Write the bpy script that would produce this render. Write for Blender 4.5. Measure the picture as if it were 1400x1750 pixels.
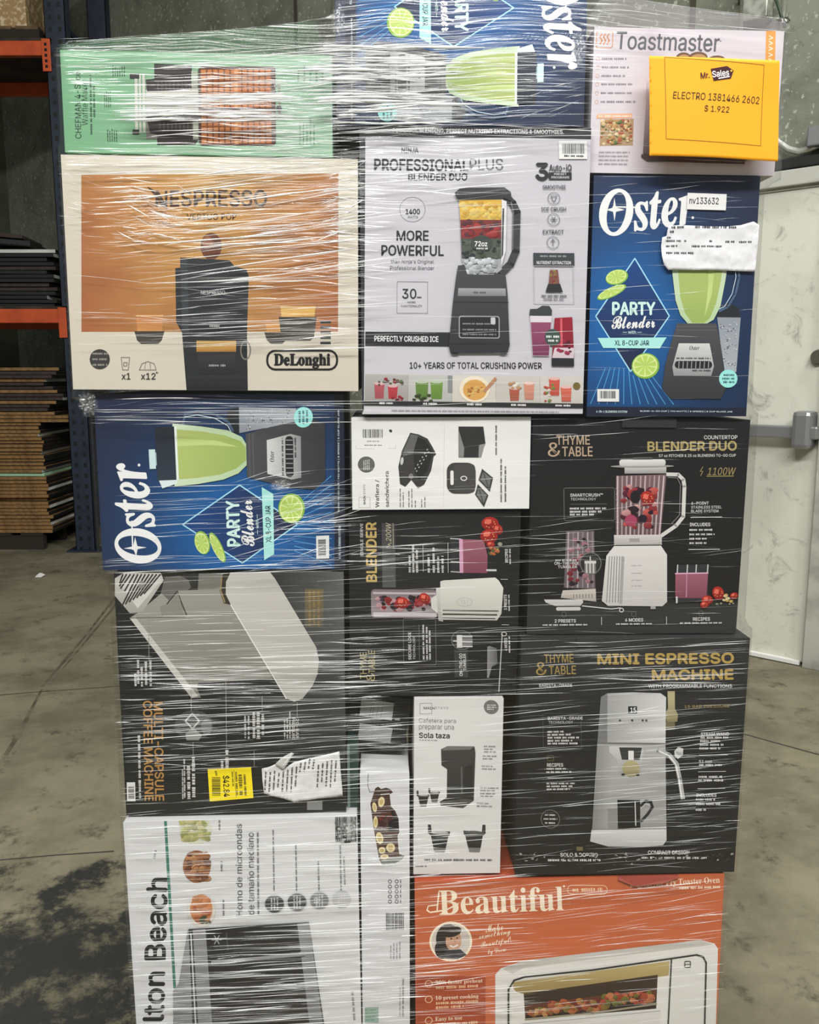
import bpy, bmesh, math, random, os
from mathutils import Vector, Matrix

# ------------------------------------------------------------------ scene, camera, world, lights, exposure
for o in list(bpy.data.objects):
    bpy.data.objects.remove(o, do_unlink=True)
SC = bpy.context.scene
COL = SC.collection
R = math.radians
IMW, IMH, F, PITCH, EYE = 1400.0, 1750.0, 1486.0, R(9.0), 1.25
cd = bpy.data.cameras.new('camera'); cam = bpy.data.objects.new('camera', cd); COL.objects.link(cam)
cd.sensor_fit = 'VERTICAL'; cd.sensor_height = 36.0; cd.lens = F / IMH * 36.0; cd.clip_start = 0.02; cd.clip_end = 100
cam.location = (0, 0, EYE); cam.rotation_euler = (R(90) - PITCH, 0, 0)
SC.camera = cam
SC.view_settings.view_transform = 'Standard'; SC.view_settings.look = 'None'
SC.view_settings.gamma = 1.0; SC.view_settings.use_curve_mapping = False
SC.view_settings.exposure = -0.16
SC.cycles.transparent_max_bounces = 24
W = bpy.data.worlds.new('world'); SC.world = W; W.use_nodes = True
W.node_tree.nodes['Background'].inputs['Color'].default_value = (0.93, 0.97, 1.0, 1)
W.node_tree.nodes['Background'].inputs['Strength'].default_value = 0.22

def area(name, loc, target, sx, sy, power, col=(1.0, 0.99, 0.975)):
    l = bpy.data.lights.new(name, 'AREA'); l.shape = 'RECTANGLE'; l.size = sx; l.size_y = sy; l.energy = power; l.color = col
    o = bpy.data.objects.new(name, l); COL.objects.link(o); o.location = loc
    o.rotation_euler = (Vector(target) - Vector(loc)).to_track_quat('-Z', 'Y').to_euler()
    return o
area('ceiling_light_strip', (-0.9, -1.7, 4.3), (-0.1, 1.3, 1.0), 2.6, 0.35, 225)
area('ceiling_light_strip', (1.5, -1.9, 4.4), (0.3, 1.3, 1.0), 2.2, 0.35, 160)
area('ceiling_light_strip', (-0.2, 0.1, 5.2), (-0.2, 0.6, 0.0), 2.4, 0.35, 60)
area('ceiling_light_strip', (2.6, 1.4, 5.4), (1.9, 3.2, 0.6), 0.4, 2.2, 150)

# ------------------------------------------------------------------ colours and materials
def lin(v):
    v /= 255.0
    return v / 12.92 if v <= 0.04045 else ((v + 0.055) / 1.055) ** 2.4
def C(r, g, b): return (lin(r), lin(g), lin(b), 1.0)
def mixc(a, b, t):
    t = max(0.0, min(1.0, t)); return tuple(a[i] * (1 - t) + b[i] * t for i in range(3)) + (1.0,)

MATS = {}
def mat(name, col, rough=0.6, metal=0.0, noise=None, bump=0.0, bscale=60, spec=0.5):
    if name in MATS: return MATS[name]
    m = bpy.data.materials.new(name); m.use_nodes = True; nt = m.node_tree; b = nt.nodes['Principled BSDF']
    b.inputs['Base Color'].default_value = col; b.inputs['Roughness'].default_value = rough; b.inputs['Metallic'].default_value = metal
    b.inputs['Specular IOR Level'].default_value = spec
    tc = nt.nodes.new('ShaderNodeTexCoord')
    if noise:                                    # (second colour, scale, lo, hi)
        n = nt.nodes.new('ShaderNodeTexNoise'); n.inputs['Scale'].default_value = noise[1]; n.inputs['Detail'].default_value = 6
        nt.links.new(tc.outputs['Object'], n.inputs['Vector'])
        r = nt.nodes.new('ShaderNodeMapRange'); r.inputs['From Min'].default_value = noise[2]; r.inputs['From Max'].default_value = noise[3]
        nt.links.new(n.outputs['Fac'], r.inputs['Value'])
        x = nt.nodes.new('ShaderNodeMixRGB'); x.inputs['Color1'].default_value = col; x.inputs['Color2'].default_value = noise[0]
        nt.links.new(r.outputs['Result'], x.inputs['Fac']); nt.links.new(x.outputs['Color'], b.inputs['Base Color'])
    if bump:
        n2 = nt.nodes.new('ShaderNodeTexNoise'); n2.inputs['Scale'].default_value = bscale; n2.inputs['Detail'].default_value = 5
        nt.links.new(tc.outputs['Object'], n2.inputs['Vector'])
        bp = nt.nodes.new('ShaderNodeBump'); bp.inputs['Strength'].default_value = bump; bp.inputs['Distance'].default_value = 0.01
        nt.links.new(n2.outputs['Fac'], bp.inputs['Height']); nt.links.new(bp.outputs['Normal'], b.inputs['Normal'])
    MATS[name] = m
    return m

def ink_mat(name, rough):
    m = bpy.data.materials.new(name); m.use_nodes = True; nt = m.node_tree; b = nt.nodes['Principled BSDF']
    a = nt.nodes.new('ShaderNodeVertexColor'); a.layer_name = 'ink'
    nt.links.new(a.outputs['Color'], b.inputs['Base Color']); b.inputs['Roughness'].default_value = rough
    b.inputs['Specular IOR Level'].default_value = 0.35
    return m
INK = ink_mat('printed_ink', 0.5)
PAPER_INK = ink_mat('paper_ink', 0.75)

# ------------------------------------------------------------------ object helpers
def link(name, me, parent=None, loc=None, rot=None):
    o = bpy.data.objects.new(name, me); COL.objects.link(o)
    if parent is not None: o.parent = parent
    if loc is not None: o.location = loc
    if rot is not None: o.rotation_euler = rot
    return o
def tag(o, label=None, cat=None, group=None, kind=None):
    if label: o['label'] = label
    if cat: o['category'] = cat
    if group: o['group'] = group
    if kind: o['kind'] = kind
    return o
def empty(name, loc, rot=(0, 0, 0)):
    o = link(name, None, None, loc, rot); o.empty_display_size = 0.05; return o
def bm_obj(name, bm, m, parent=None, loc=None, rot=None, smooth=False):
    me = bpy.data.meshes.new(name)
    bmesh.ops.recalc_face_normals(bm, faces=bm.faces)
    if smooth:
        for f in bm.faces: f.smooth = True
    bm.to_mesh(me); bm.free()
    for k in (m if isinstance(m, (list, tuple)) else [m]): me.materials.append(k)
    return link(name, me, parent, loc, rot)
def add_box(bm, lo, hi, bev=0.0, M=None, seg=2, mi=0):
    b2 = bmesh.new(); bmesh.ops.create_cube(b2, size=1.0)
    for v in b2.verts: v.co = Vector(((lo[i] + hi[i]) / 2 + v.co[i] * (hi[i] - lo[i]) for i in range(3)))
    if bev: bmesh.ops.bevel(b2, geom=list(b2.edges), offset=bev, segments=seg, affect='EDGES', profile=0.6)
    append(bm, b2, M, mi)
def append(bm, b2, M=None, mi=0):
    mp = {}
    for v in b2.verts: mp[v] = bm.verts.new(M @ v.co if M else v.co)
    for f in b2.faces:
        try: g = bm.faces.new([mp[v] for v in f.verts]); g.material_index = mi or f.material_index
        except ValueError: pass
    b2.free()
def add_tube(bm, pts, rad, n=10, cap=True):
    rings = []; pts = [Vector(p) for p in pts]
    for i, p in enumerate(pts):
        d = (pts[min(i + 1, len(pts) - 1)] - pts[max(i - 1, 0)]).normalized()
        a = Vector((0, 0, 1)) if abs(d.z) < 0.9 else Vector((1, 0, 0))
        u = d.cross(a).normalized(); w = d.cross(u); r = rad[i] if isinstance(rad, (list, tuple)) else rad
        rings.append([bm.verts.new(p + (u * math.cos(t) + w * math.sin(t)) * r) for t in (2 * math.pi * k / n for k in range(n))])
    for A, B in zip(rings, rings[1:]):
        for k in range(n): bm.faces.new((A[k], A[(k + 1) % n], B[(k + 1) % n], B[k]))
    if cap: bm.faces.new(rings[0][::-1]); bm.faces.new(rings[-1])
def box_obj(name, lo, hi, m, parent=None, bev=0.0, **k):
    bm = bmesh.new(); add_box(bm, lo, hi, bev); return bm_obj(name, bm, m, parent, **k)

# a photograph pixel seen on an upright plane (used only to measure where things stand)
CP, SP = math.cos(PITCH), math.sin(PITCH)
def ray(px, py):
    a, b = (px - IMW / 2) / F, -(py - IMH / 2) / F
    return Vector((a, CP + b * SP, b * CP - SP))
def at_plane(px, py, p0, n):
    d = ray(px, py); e = Vector((0, 0, EYE)); t = (Vector(p0) - e).dot(Vector(n)) / d.dot(Vector(n)); return e + d * t
def at_y(px, py, y): return at_plane(px, py, (0, y, 0), (0, 1, 0))
def at_floor(px, py): return at_plane(px, py, (0, 0, 0), (0, 0, 1))

# ------------------------------------------------------------------ printed artwork: ink lying on a flat face
FONTS = {}
def load_font(key, fn):
    try: FONTS[key] = bpy.data.fonts.load(os.path.join(bpy.utils.system_resource('DATAFILES', path='fonts'), fn))
    except Exception: FONTS[key] = None
load_font('r', 'Inter.woff2'); load_font('m', 'NotoSansMath-Regular.woff2')
GC = {}
def math_txt(s, style):
    base = {'serif': (0x1D400, 0x1D41A), 'bi': (0x1D468, 0x1D482), 'script': (0x1D4D0, 0x1D4EA)}[style]
    out = ''
    for ch in s:
        if 'A' <= ch <= 'Z': out += chr(base[0] + ord(ch) - 65)
        elif 'a' <= ch <= 'z': out += chr(base[1] + ord(ch) - 97)
        elif ch.isdigit() and style == 'serif': out += chr(0x1D7CE + int(ch))
        else: out += ch
    return out
def glyphs(s, font, off):
    k = (s, font, off)
    if k in GC: return GC[k]
    cu = bpy.data.curves.new('glyphs', 'FONT'); fk = 'r' if font == 'r' else 'm'
    body = s if font == 'r' or FONTS['m'] is None else math_txt(s, font)
    if FONTS[fk] is not None: cu.font = FONTS[fk]
    cu.body = body; cu.resolution_u = 3; cu.offset = off
    o = bpy.data.objects.new('glyphs', cu); COL.objects.link(o)
    dg = bpy.context.evaluated_depsgraph_get()
    me = bpy.data.meshes.new_from_object(o.evaluated_get(dg))
    V = [(v.co.x, v.co.y) for v in me.vertices]; P = [tuple(p.vertices) for p in me.polygons]
    bpy.data.objects.remove(o, do_unlink=True); bpy.data.curves.remove(cu); bpy.data.meshes.remove(me)
    if V:
        x0, x1 = min(v[0] for v in V), max(v[0] for v in V); y0, y1 = min(v[1] for v in V), max(v[1] for v in V)
        V = [(v[0] - (x0 + x1) / 2, v[1] - (y0 + y1) / 2) for v in V]; dim = (x1 - x0, y1 - y0)
    else: dim = (1, 1)
    GC[k] = (V, P, dim); return GC[k]

def homog(src, dst):
    import numpy as np
    A = []; B = []
    for (x, y), (u, v) in zip(src, dst):
        A.append([x, y, 1, 0, 0, 0, -u * x, -u * y]); B.append(u)
        A.append([0, 0, 0, x, y, 1, -v * x, -v * y]); B.append(v)
    h = list(np.linalg.solve(np.array(A, float), np.array(B, float))) + [1.0]
    return h

class Art:
    """Ink on one flat face. Coordinates are those of a reading frame whose four corners quad (TL, TR, BR, BL) are the face's."""
    def __init__(s, quad, crop=(0, 0, 1), turn=0, clamp=True):
        s.ox, s.oy, s.k = crop; s.V = []; s.Fc = []; s.Cc = []; s.n = 0; s.clamp = clamp
        q = [((x - s.ox) * s.k, (y - s.oy) * s.k) for x, y in quad]
        dst = [(0, 1), (1, 1), (1, 0), (0, 0)]
        s.h = homog(q, dst); s.turn = turn; s.vmin = 0.0
    def uv(s, x, y):
        h = s.h; d = h[6] * x + h[7] * y + h[8]
        u, v = (h[0] * x + h[1] * y + h[2]) / d, (h[3] * x + h[4] * y + h[5]) / d
        if s.clamp: u = min(1, max(0, u)); v = min(1, max(s.vmin, v))
        return u, v
    def raw(s, pts, faces, cols):
        b = len(s.V); s.n += 1
        for p in pts: s.V.append(s.uv(*p) + (s.n,))
        for f in faces:
            s.Fc.append([b + i for i in f]); s.Cc.append([cols[i] if isinstance(cols, list) else cols for i in f])
    def poly(s, pts, col, col2=None, axis=(0, 1)):
        if col2 is None: s.raw(pts, [range(len(pts))], col); return
        d = [p[0] * axis[0] + p[1] * axis[1] for p in pts]; a, b = min(d), max(d)
        s.raw(pts, [range(len(pts))], [mixc(col, col2, (t - a) / (b - a + 1e-9)) for t in d])
    def rect(s, x0, y0, x1, y1, col, col2=None, axis=(0, 1)): s.poly([(x0, y0), (x1, y0), (x1, y1), (x0, y1)], col, col2, axis)
    def rrect(s, x0, y0, x1, y1, r, col, col2=None, axis=(0, 1)): s.poly(s.rr(x0, y0, x1, y1, r), col, col2, axis)
    def rr(s, x0, y0, x1, y1, r):
        p = []
        for cx, cy, a in ((x1 - r, y0 + r, -90), (x1 - r, y1 - r, 0), (x0 + r, y1 - r, 90), (x0 + r, y0 + r, 180)):
            p += [(cx + r * math.cos(R(a + t)), cy + r * math.sin(R(a + t))) for t in (0, 22, 45, 68, 90)]
        return p
    def epts(s, cx, cy, rx, ry, rot=0, n=28, shear=0):
        c, q = math.cos(R(rot)), math.sin(R(rot)); o = []
        for i in range(n):
            a = 2 * math.pi * i / n; x, y = rx * math.cos(a), ry * math.sin(a)
            o.append((cx + x * c - y * q + shear * (x * q + y * c), cy + x * q + y * c))
        return o
    def ell(s, cx, cy, rx, ry, col, rot=0, n=28, col2=None, axis=(0, 1)): s.poly(s.epts(cx, cy, rx, ry, rot, n), col, col2, axis)
    def ringp(s, A, B, col):
        n = len(A); s.raw(A + B, [(i, (i + 1) % n, n + (i + 1) % n, n + i) for i in range(n)], col)
    def ring(s, cx, cy, rx, ry, w, col): s.ringp(s.epts(cx, cy, rx, ry), s.epts(cx, cy, rx - w, ry - w), col)
    def line(s, pts, w, col, closed=False):
        P = list(pts) + ([pts[0]] if closed else [])
        b = []; f = []
        for (x0, y0), (x1, y1) in zip(P, P[1:]):
            L = math.hypot(x1 - x0, y1 - y0) or 1; nx, ny = -(y1 - y0) / L * w / 2, (x1 - x0) / L * w / 2
            ex, ey = (x1 - x0) / L * w * .25, (y1 - y0) / L * w * .25; k = len(b)
            b += [(x0 + nx - ex, y0 + ny - ey), (x1 + nx + ex, y1 + ny + ey), (x1 - nx + ex, y1 - ny + ey), (x0 - nx - ex, y0 - ny - ey)]
            f.append((k, k + 1, k + 2, k + 3))
        s.raw(b, f, col)
    def orect(s, x0, y0, x1, y1, w, col, r=None):
        s.line(s.rr(x0, y0, x1, y1, r) if r else [(x0, y0), (x1, y0), (x1, y1), (x0, y1)], w, col, True)
    def text(s, t, cx, cy, w, h, col, rot=0, font='r', off=0.0, shear=0.0, col2=None):
        V, P, (dx, dy) = glyphs(t, font, 0.0)
        if not V: return
        if w is None: w = h * dx / dy
        if h is None: h = w * dy / dx
        c, q = math.cos(R(rot)), math.sin(R(rot)); pts = []; cols = []
        for x, y in V:
            x *= w / dx; y *= h / dy; x += shear * y
            pts.append((cx + x * c - y * q, cy - x * q - y * c))
            if col2: cols.append(mixc(col, col2, y / h + .5))
        s.raw(pts, P, cols if col2 else col)
        if off > 0.003:                          # heavier strokes: the same letters printed again a hair to each side
            d = off * .75 * h / dy
            for ax, ay in ((1, 0), (-1, 0), (0, 1), (0, -1)):
                s.raw([(p[0] + ax * d, p[1] + ay * d) for p in pts], P, cols if col2 else col)
    def greek(s, x0, y0, x1, y1, th, col, seed=1):
        """a line of small print too small to read"""
        rnd = random.Random(seed * 7919 + int(x0 * 3 + y0)); L = math.hypot(x1 - x0, y1 - y0); d = 0; dx, dy = (x1 - x0) / L, (y1 - y0) / L
        b = []; f = []
        while d < L:
            w = min(rnd.uniform(1.5, 5) * th, L - d); e = d
            while e < d + w:
                g = min(rnd.uniform(.3, .7) * th, d + w - e); hh = th * rnd.uniform(.35, .5); k = len(b)
                for a, c in ((e, -hh), (e + g, -hh), (e + g, hh), (e, hh)): b.append((x0 + dx * a - dy * c, y0 + dy * a + dx * c))
                f.append((k, k + 1, k + 2, k + 3)); e += g + th * rnd.uniform(.1, .25)
            d += w + th * .7
        if f: s.raw(b, f, col)
    def block(s, x0, y0, x1, y1, n, col, vert=False, seed=1, fill=.5):
        rnd = random.Random(seed)
        for i in range(n):
            t = (i + .5) / n; e = rnd.uniform(.7, 1)
            if vert: X = x0 + (x1 - x0) * t; s.greek(X, y1, X, y1 - (y1 - y0) * e, abs(x1 - x0) / n * fill, col, seed + i)
            else: Y = y0 + (y1 - y0) * t; s.greek(x0, Y, x0 + (x1 - x0) * e, Y, abs(y1 - y0) / n * fill, col, seed + i)
    def blobs(s, x0, y0, x1, y1, cols, n, r0, r1, seed=1, squash=.8):
        rnd = random.Random(seed)
        for i in range(n):
            r = rnd.uniform(r0, r1); c = rnd.choice(cols)
            x, y = rnd.uniform(x0, x1), rnd.uniform(y0, y1)
            pts = [(x + r * rnd.uniform(.75, 1.1) * math.cos(a), y + r * squash * rnd.uniform(.75, 1.1) * math.sin(a)) for a in (2 * math.pi * k / 9 for k in range(9))]
            s.poly(pts, c, mixc(c, C(0, 0, 0), .45), (0.3, 1))
    def bars(s, x0, y0, x1, y1, col, n=22, seed=1, vert=False):
        rnd = random.Random(seed); t = 0.0; b = []; f = []
        while t < 1:
            w = rnd.choice((.6, 1, 1.6)) / n * .55; k = len(b); e = min(1, t + w)
            if vert: b += [(x0, y0 + (y1 - y0) * t), (x1, y0 + (y1 - y0) * t), (x1, y0 + (y1 - y0) * e), (x0, y0 + (y1 - y0) * e)]
            else: b += [(x0 + (x1 - x0) * t, y0), (x0 + (x1 - x0) * e, y0), (x0 + (x1 - x0) * e, y1), (x0 + (x1 - x0) * t, y1)]
            f.append((k, k + 1, k + 2, k + 3)); t += w + rnd.choice((.5, .8, 1.3)) / n * .55
        s.raw(b, f, col)
    def grid(s, fn, nx=24, ny=24, box=None):
        """ground colour over the whole face (or a rectangle of the reading frame): fn(u, v) -> colour, u right, v up"""
        s.n += 1; b = len(s.V); h = []
        for j in range(ny + 1):
            for i in range(nx + 1):
                u, v = i / nx, j / ny
                if box: s.V.append(s.uv(box[0] + (box[2] - box[0]) * u, box[3] + (box[1] - box[3]) * v) + (s.n,))
                else: v = s.vmin + (1 - s.vmin) * v; s.V.append((u, v, s.n))
                h.append(fn(u, max(0, v)))
        for j in range(ny):
            for i in range(nx):
                q = [j * (nx + 1) + i, j * (nx + 1) + i + 1, (j + 1) * (nx + 1) + i + 1, (j + 1) * (nx + 1) + i]
                s.Fc.append([b + k for k in q]); s.Cc.append([h[k] for k in q])
    def build(s, name, w, h, v0=0.0, parent=None, m=None, gap=0.0003, step=0.000008, label=None, shift=(0, 0)):
        """mesh in the x-z plane facing -y, (0,0) at the face's lower middle; v0..1 of the height h carries the frame"""
        me = bpy.data.meshes.new(name); vs = []
        for u, v, n in s.V:
            if s.turn == 1: u, v = 1 - v, u          # the design's top lies to the left
            elif s.turn == -1: u, v = v, 1 - u       # the design's top lies to the right
            if shift != (0, 0): u, v = min(1, max(0, u + shift[0])), min(1, max(0, v + shift[1]))
            vs.append(((u - .5) * w, -gap - n * step, h * (v0 + (1 - v0) * v)))
        me.from_pydata(vs, [], s.Fc); ca = me.color_attributes.new('ink', 'FLOAT_COLOR', 'CORNER')
        flat = []
        for c in s.Cc:
            for k in c: flat += k
        # tessellation may drop degenerate polygons: keep the counts equal
        if len(flat) == len(ca.data) * 4: ca.data.foreach_set('color', flat)
        me.materials.append(m or INK); o = link(name, me, parent)
        if label: o['label'] = label
        return o

def vnoise(x, y, seed=0):
    from mathutils import noise
    return noise.noise(Vector((x, y, seed * 7.31)))
WHITE, BLACK, GOLD, CREAM = C(232, 232, 230), C(24, 24, 25), C(178, 155, 92), C(246, 232, 205)
PX = dict(
 green=[(104, 85), (568, 97), (568, 270), (110, 262)], nespresso=[(104, 262), (611, 273), (613, 669), (125, 666)],
 left=[(162, 673), (587, 672), (590, 972), (174, 976)], capsule=[(200, 978), (588, 975), (592, 1396), (214, 1402)],
 microwave=[(212, 1407), (613, 1392), (616, 1750), (233, 1750)], toast=[(1006, 41), (1339, 55), (1327, 305), (1005, 294)],
 upper=[(574, -85), (1008, -85), (998, 214), (570, 212)], duo=[(611, 213), (1020, 217), (996, 705), (622, 711)],
 party=[(1013, 297), (1298, 301), (1283, 712), (997, 715)], waffle=[(601, 713), (908, 711), (905, 870), (601, 873)],
 counter=[(913, 713), (1284, 717), (1258, 1091), (896, 1089)], single=[(597, 876), (897, 874), (882, 1192), (597, 1200)],
 mini=[(888, 1091), (1284, 1089), (1254, 1487), (869, 1501)], pod=[(709, 1194), (864, 1190), (852, 1491), (705, 1498)],
 slim=[(615, 1321), (700, 1320), (703, 1750), (618, 1750)], oven=[(706, 1510), (1240, 1490), (1226, 1750), (708, 1750)],
 dark=[(592, 1196), (690, 1190), (716, 1330), (606, 1336)])

def art_party(turn=0, lid=True):
    """blue party blender box: reading frame of the upright one"""
    a = Art(PX['party'], (980, 280, 3.888), turn)
    deep, mid = C(30, 38, 62), C(20, 94, 160)
    def bg(u, v):
        g = math.exp(-((u - .22) / .42) ** 2 - ((v - .42) / .36) ** 2)
        return mixc(mixc(deep, C(18, 40, 72), 1 - v), mid, g * 1.15)
    a.grid(bg, 24, 30)
    ray_c = C(90, 165, 215)
    for i in range(11):
        xb = 95 + i * 58; xt = 330 + (xb - 330) * .55
        a.line([(xb, 1600), (xt, 1350 if i < 6 else 1400)], 5, mixc(ray_c, mid, .25))
    a.rect(60, 1620, 1190, 1700, C(24, 30, 48))
    a.text('6-IN-1 BLENDING SYSTEM', 243, 1654, 216, 15, C(205, 222, 228), off=.012)
    a.text('BLEND-N-GO CUP | 700 WATTS | 8 SPEEDS | 8 CUP GLASS JAR', 762, 1648, 640, 16, C(205, 222, 228), off=.012)
    # maker's name in slanted serif, star in the first letter
    a.ringp(a.epts(277, 308, 114, 156, 12, 40), a.epts(279, 308, 62, 132, 12, 40), WHITE)
    a.line([(255, 272), (440, 276)], 9, WHITE)
    a.poly([(265, 212), (276, 276), (335, 292), (276, 304), (265, 365), (256, 304), (212, 292), (256, 276)], WHITE)
    a.text('ster', 598, 290, 425, 236, WHITE, rot=7, font='bi', off=.008)
    a.ell(792, 345, 9, 9, WHITE, n=10)
    # diamond
    a.poly([(403, 610), (640, 995), (375, 1375), (135, 998)], C(18, 66, 128), C(28, 34, 58), (0, 1))
    a.line([(403, 610), (640, 995), (375, 1375), (135, 998)], 8, C(165, 220, 238), True)
    for cx, cy, rx, ry, rot in ((280, 735, 78, 50, -14), (245, 835, 108, 32, -24), (478, 1335, 96, 88, -10)):
        a.ell(cx, cy, rx, ry, C(132, 178, 62), rot); a.ell(cx - 3, cy - 3, rx * .9, ry * .88, C(214, 228, 150), rot)
        for k in range(9):
            t = 2 * math.pi * k / 9; d = .34
            c, q = math.cos(R(rot)), math.sin(R(rot))
            pts = [(0, 0)] + [(rx * .8 * math.cos(t + e), ry * .78 * math.sin(t + e)) for e in (-.27, 0, .27)]
            a.poly([(cx - 3 + x * c - y * q, cy - 3 + x * q + y * c) for x, y in pts], C(178, 205, 96))
    a.text('PARTY', 396, 945, 290, 82, C(205, 236, 228), off=.035)
    a.text('Blender', 392, 1036, 296, 84, WHITE, rot=2, font='script', off=.012)
    a.text('— with —', 385, 1104, 130, 20, C(205, 236, 228), off=.01)
    a.poly([(147, 1145), (622, 1140), (575, 1215), (185, 1213)], C(168, 226, 218))
    a.text('XL 8-CUP JAR', 383, 1178, 236, 34, C(30, 50, 72), off=.02)
    # tumbler
    a.poly([(958, 1005), (985, 930), (1040, 905), (1110, 940), (1125, 1005)], C(32, 36, 42))
    a.poly([(965, 1003), (1125, 1005), (1102, 1375), (1020, 1370)], C(140, 147, 156), C(165, 170, 176))
    a.blobs(985, 1020, 1100, 1350, [C(190, 194, 198), C(112, 118, 128), C(210, 212, 214)], 70, 3, 9, 3)
    # jar, handle
    hp = [(1020, 640), (1100, 660), (1108, 740), (1085, 850), (1035, 935), (978, 962)]
    a.line(hp, 15, C(70, 92, 120)); a.line([(x - 22, y - 4) for x, y in hp[1:]], 5, C(188, 210, 225))
    a.poly([(650, 570), (1040, 575), (1015, 760), (985, 930), (940, 1020), (885, 1052), (770, 1052), (715, 990), (680, 890), (658, 720)], C(202, 218, 188), C(176, 200, 156))
    a.poly([(692, 592), (1004, 592), (985, 760), (955, 910), (915, 1010), (875, 1042), (795, 1042), (745, 975), (712, 870), (697, 720)], C(174, 188, 110), C(150, 172, 92))
    a.poly([(900, 592), (950, 592), (925, 850), (880, 1000), (900, 800)], C(188, 206, 128))
    a.rect(690, 461, 1022, 590, C(44, 54, 66), C(30, 36, 44), (1, 0))
    a.poly([(640, 490), (690, 470), (690, 590), (668, 590)], C(214, 228, 226))
    a.rect(765, 414, 886, 455, C(198, 222, 220)); a.rect(785, 455, 866, 462, C(150, 175, 178))
    a.rect(690, 585, 1022, 600, C(225, 234, 228))
    # base
    a.poly([(692, 1045), (958, 1045), (985, 1150), (1018, 1340), (1032, 1490), (1000, 1560), (650, 1560), (592, 1490), (612, 1330), (660, 1150)], C(74, 74, 77), C(50, 50, 54))
    for y in (1066, 1090): a.line([(690, y), (962, y)], 5, C(92, 92, 94))
    a.poly([(705, 1180), (915, 1180), (948, 1335), (930, 1402), (672, 1402), (662, 1340)], C(205, 205, 203), C(140, 141, 142))
    a.text('Oster', 812, 1211, 68, 30, C(40, 40, 44), font='bi')
    a.rrect(678, 1300, 935, 1352, 24, C(30, 30, 33))
    for i in range(8): a.line([(708 + i * 29, 1304), (706 + i * 29, 1348)], 6, C(150, 150, 150))
    a.greek(690, 1282, 925, 1282, 12, C(50, 50, 54), 2); a.greek(800, 1366, 925, 1366, 12, C(50, 50, 54), 4)
    a.ell(1047, 1420, 63, 62, C(150, 222, 216))
    for k, y in enumerate((1396, 1420, 1444)): a.greek(1006 + 8 * (k != 1), y, 1090, y, 15, C(30, 70, 84), k)
    a.rect(141, 1497, 293, 1584, C(222, 222, 220)); a.bars(160, 1510, 270, 1562, BLACK, 20, 3)
    return a

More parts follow.
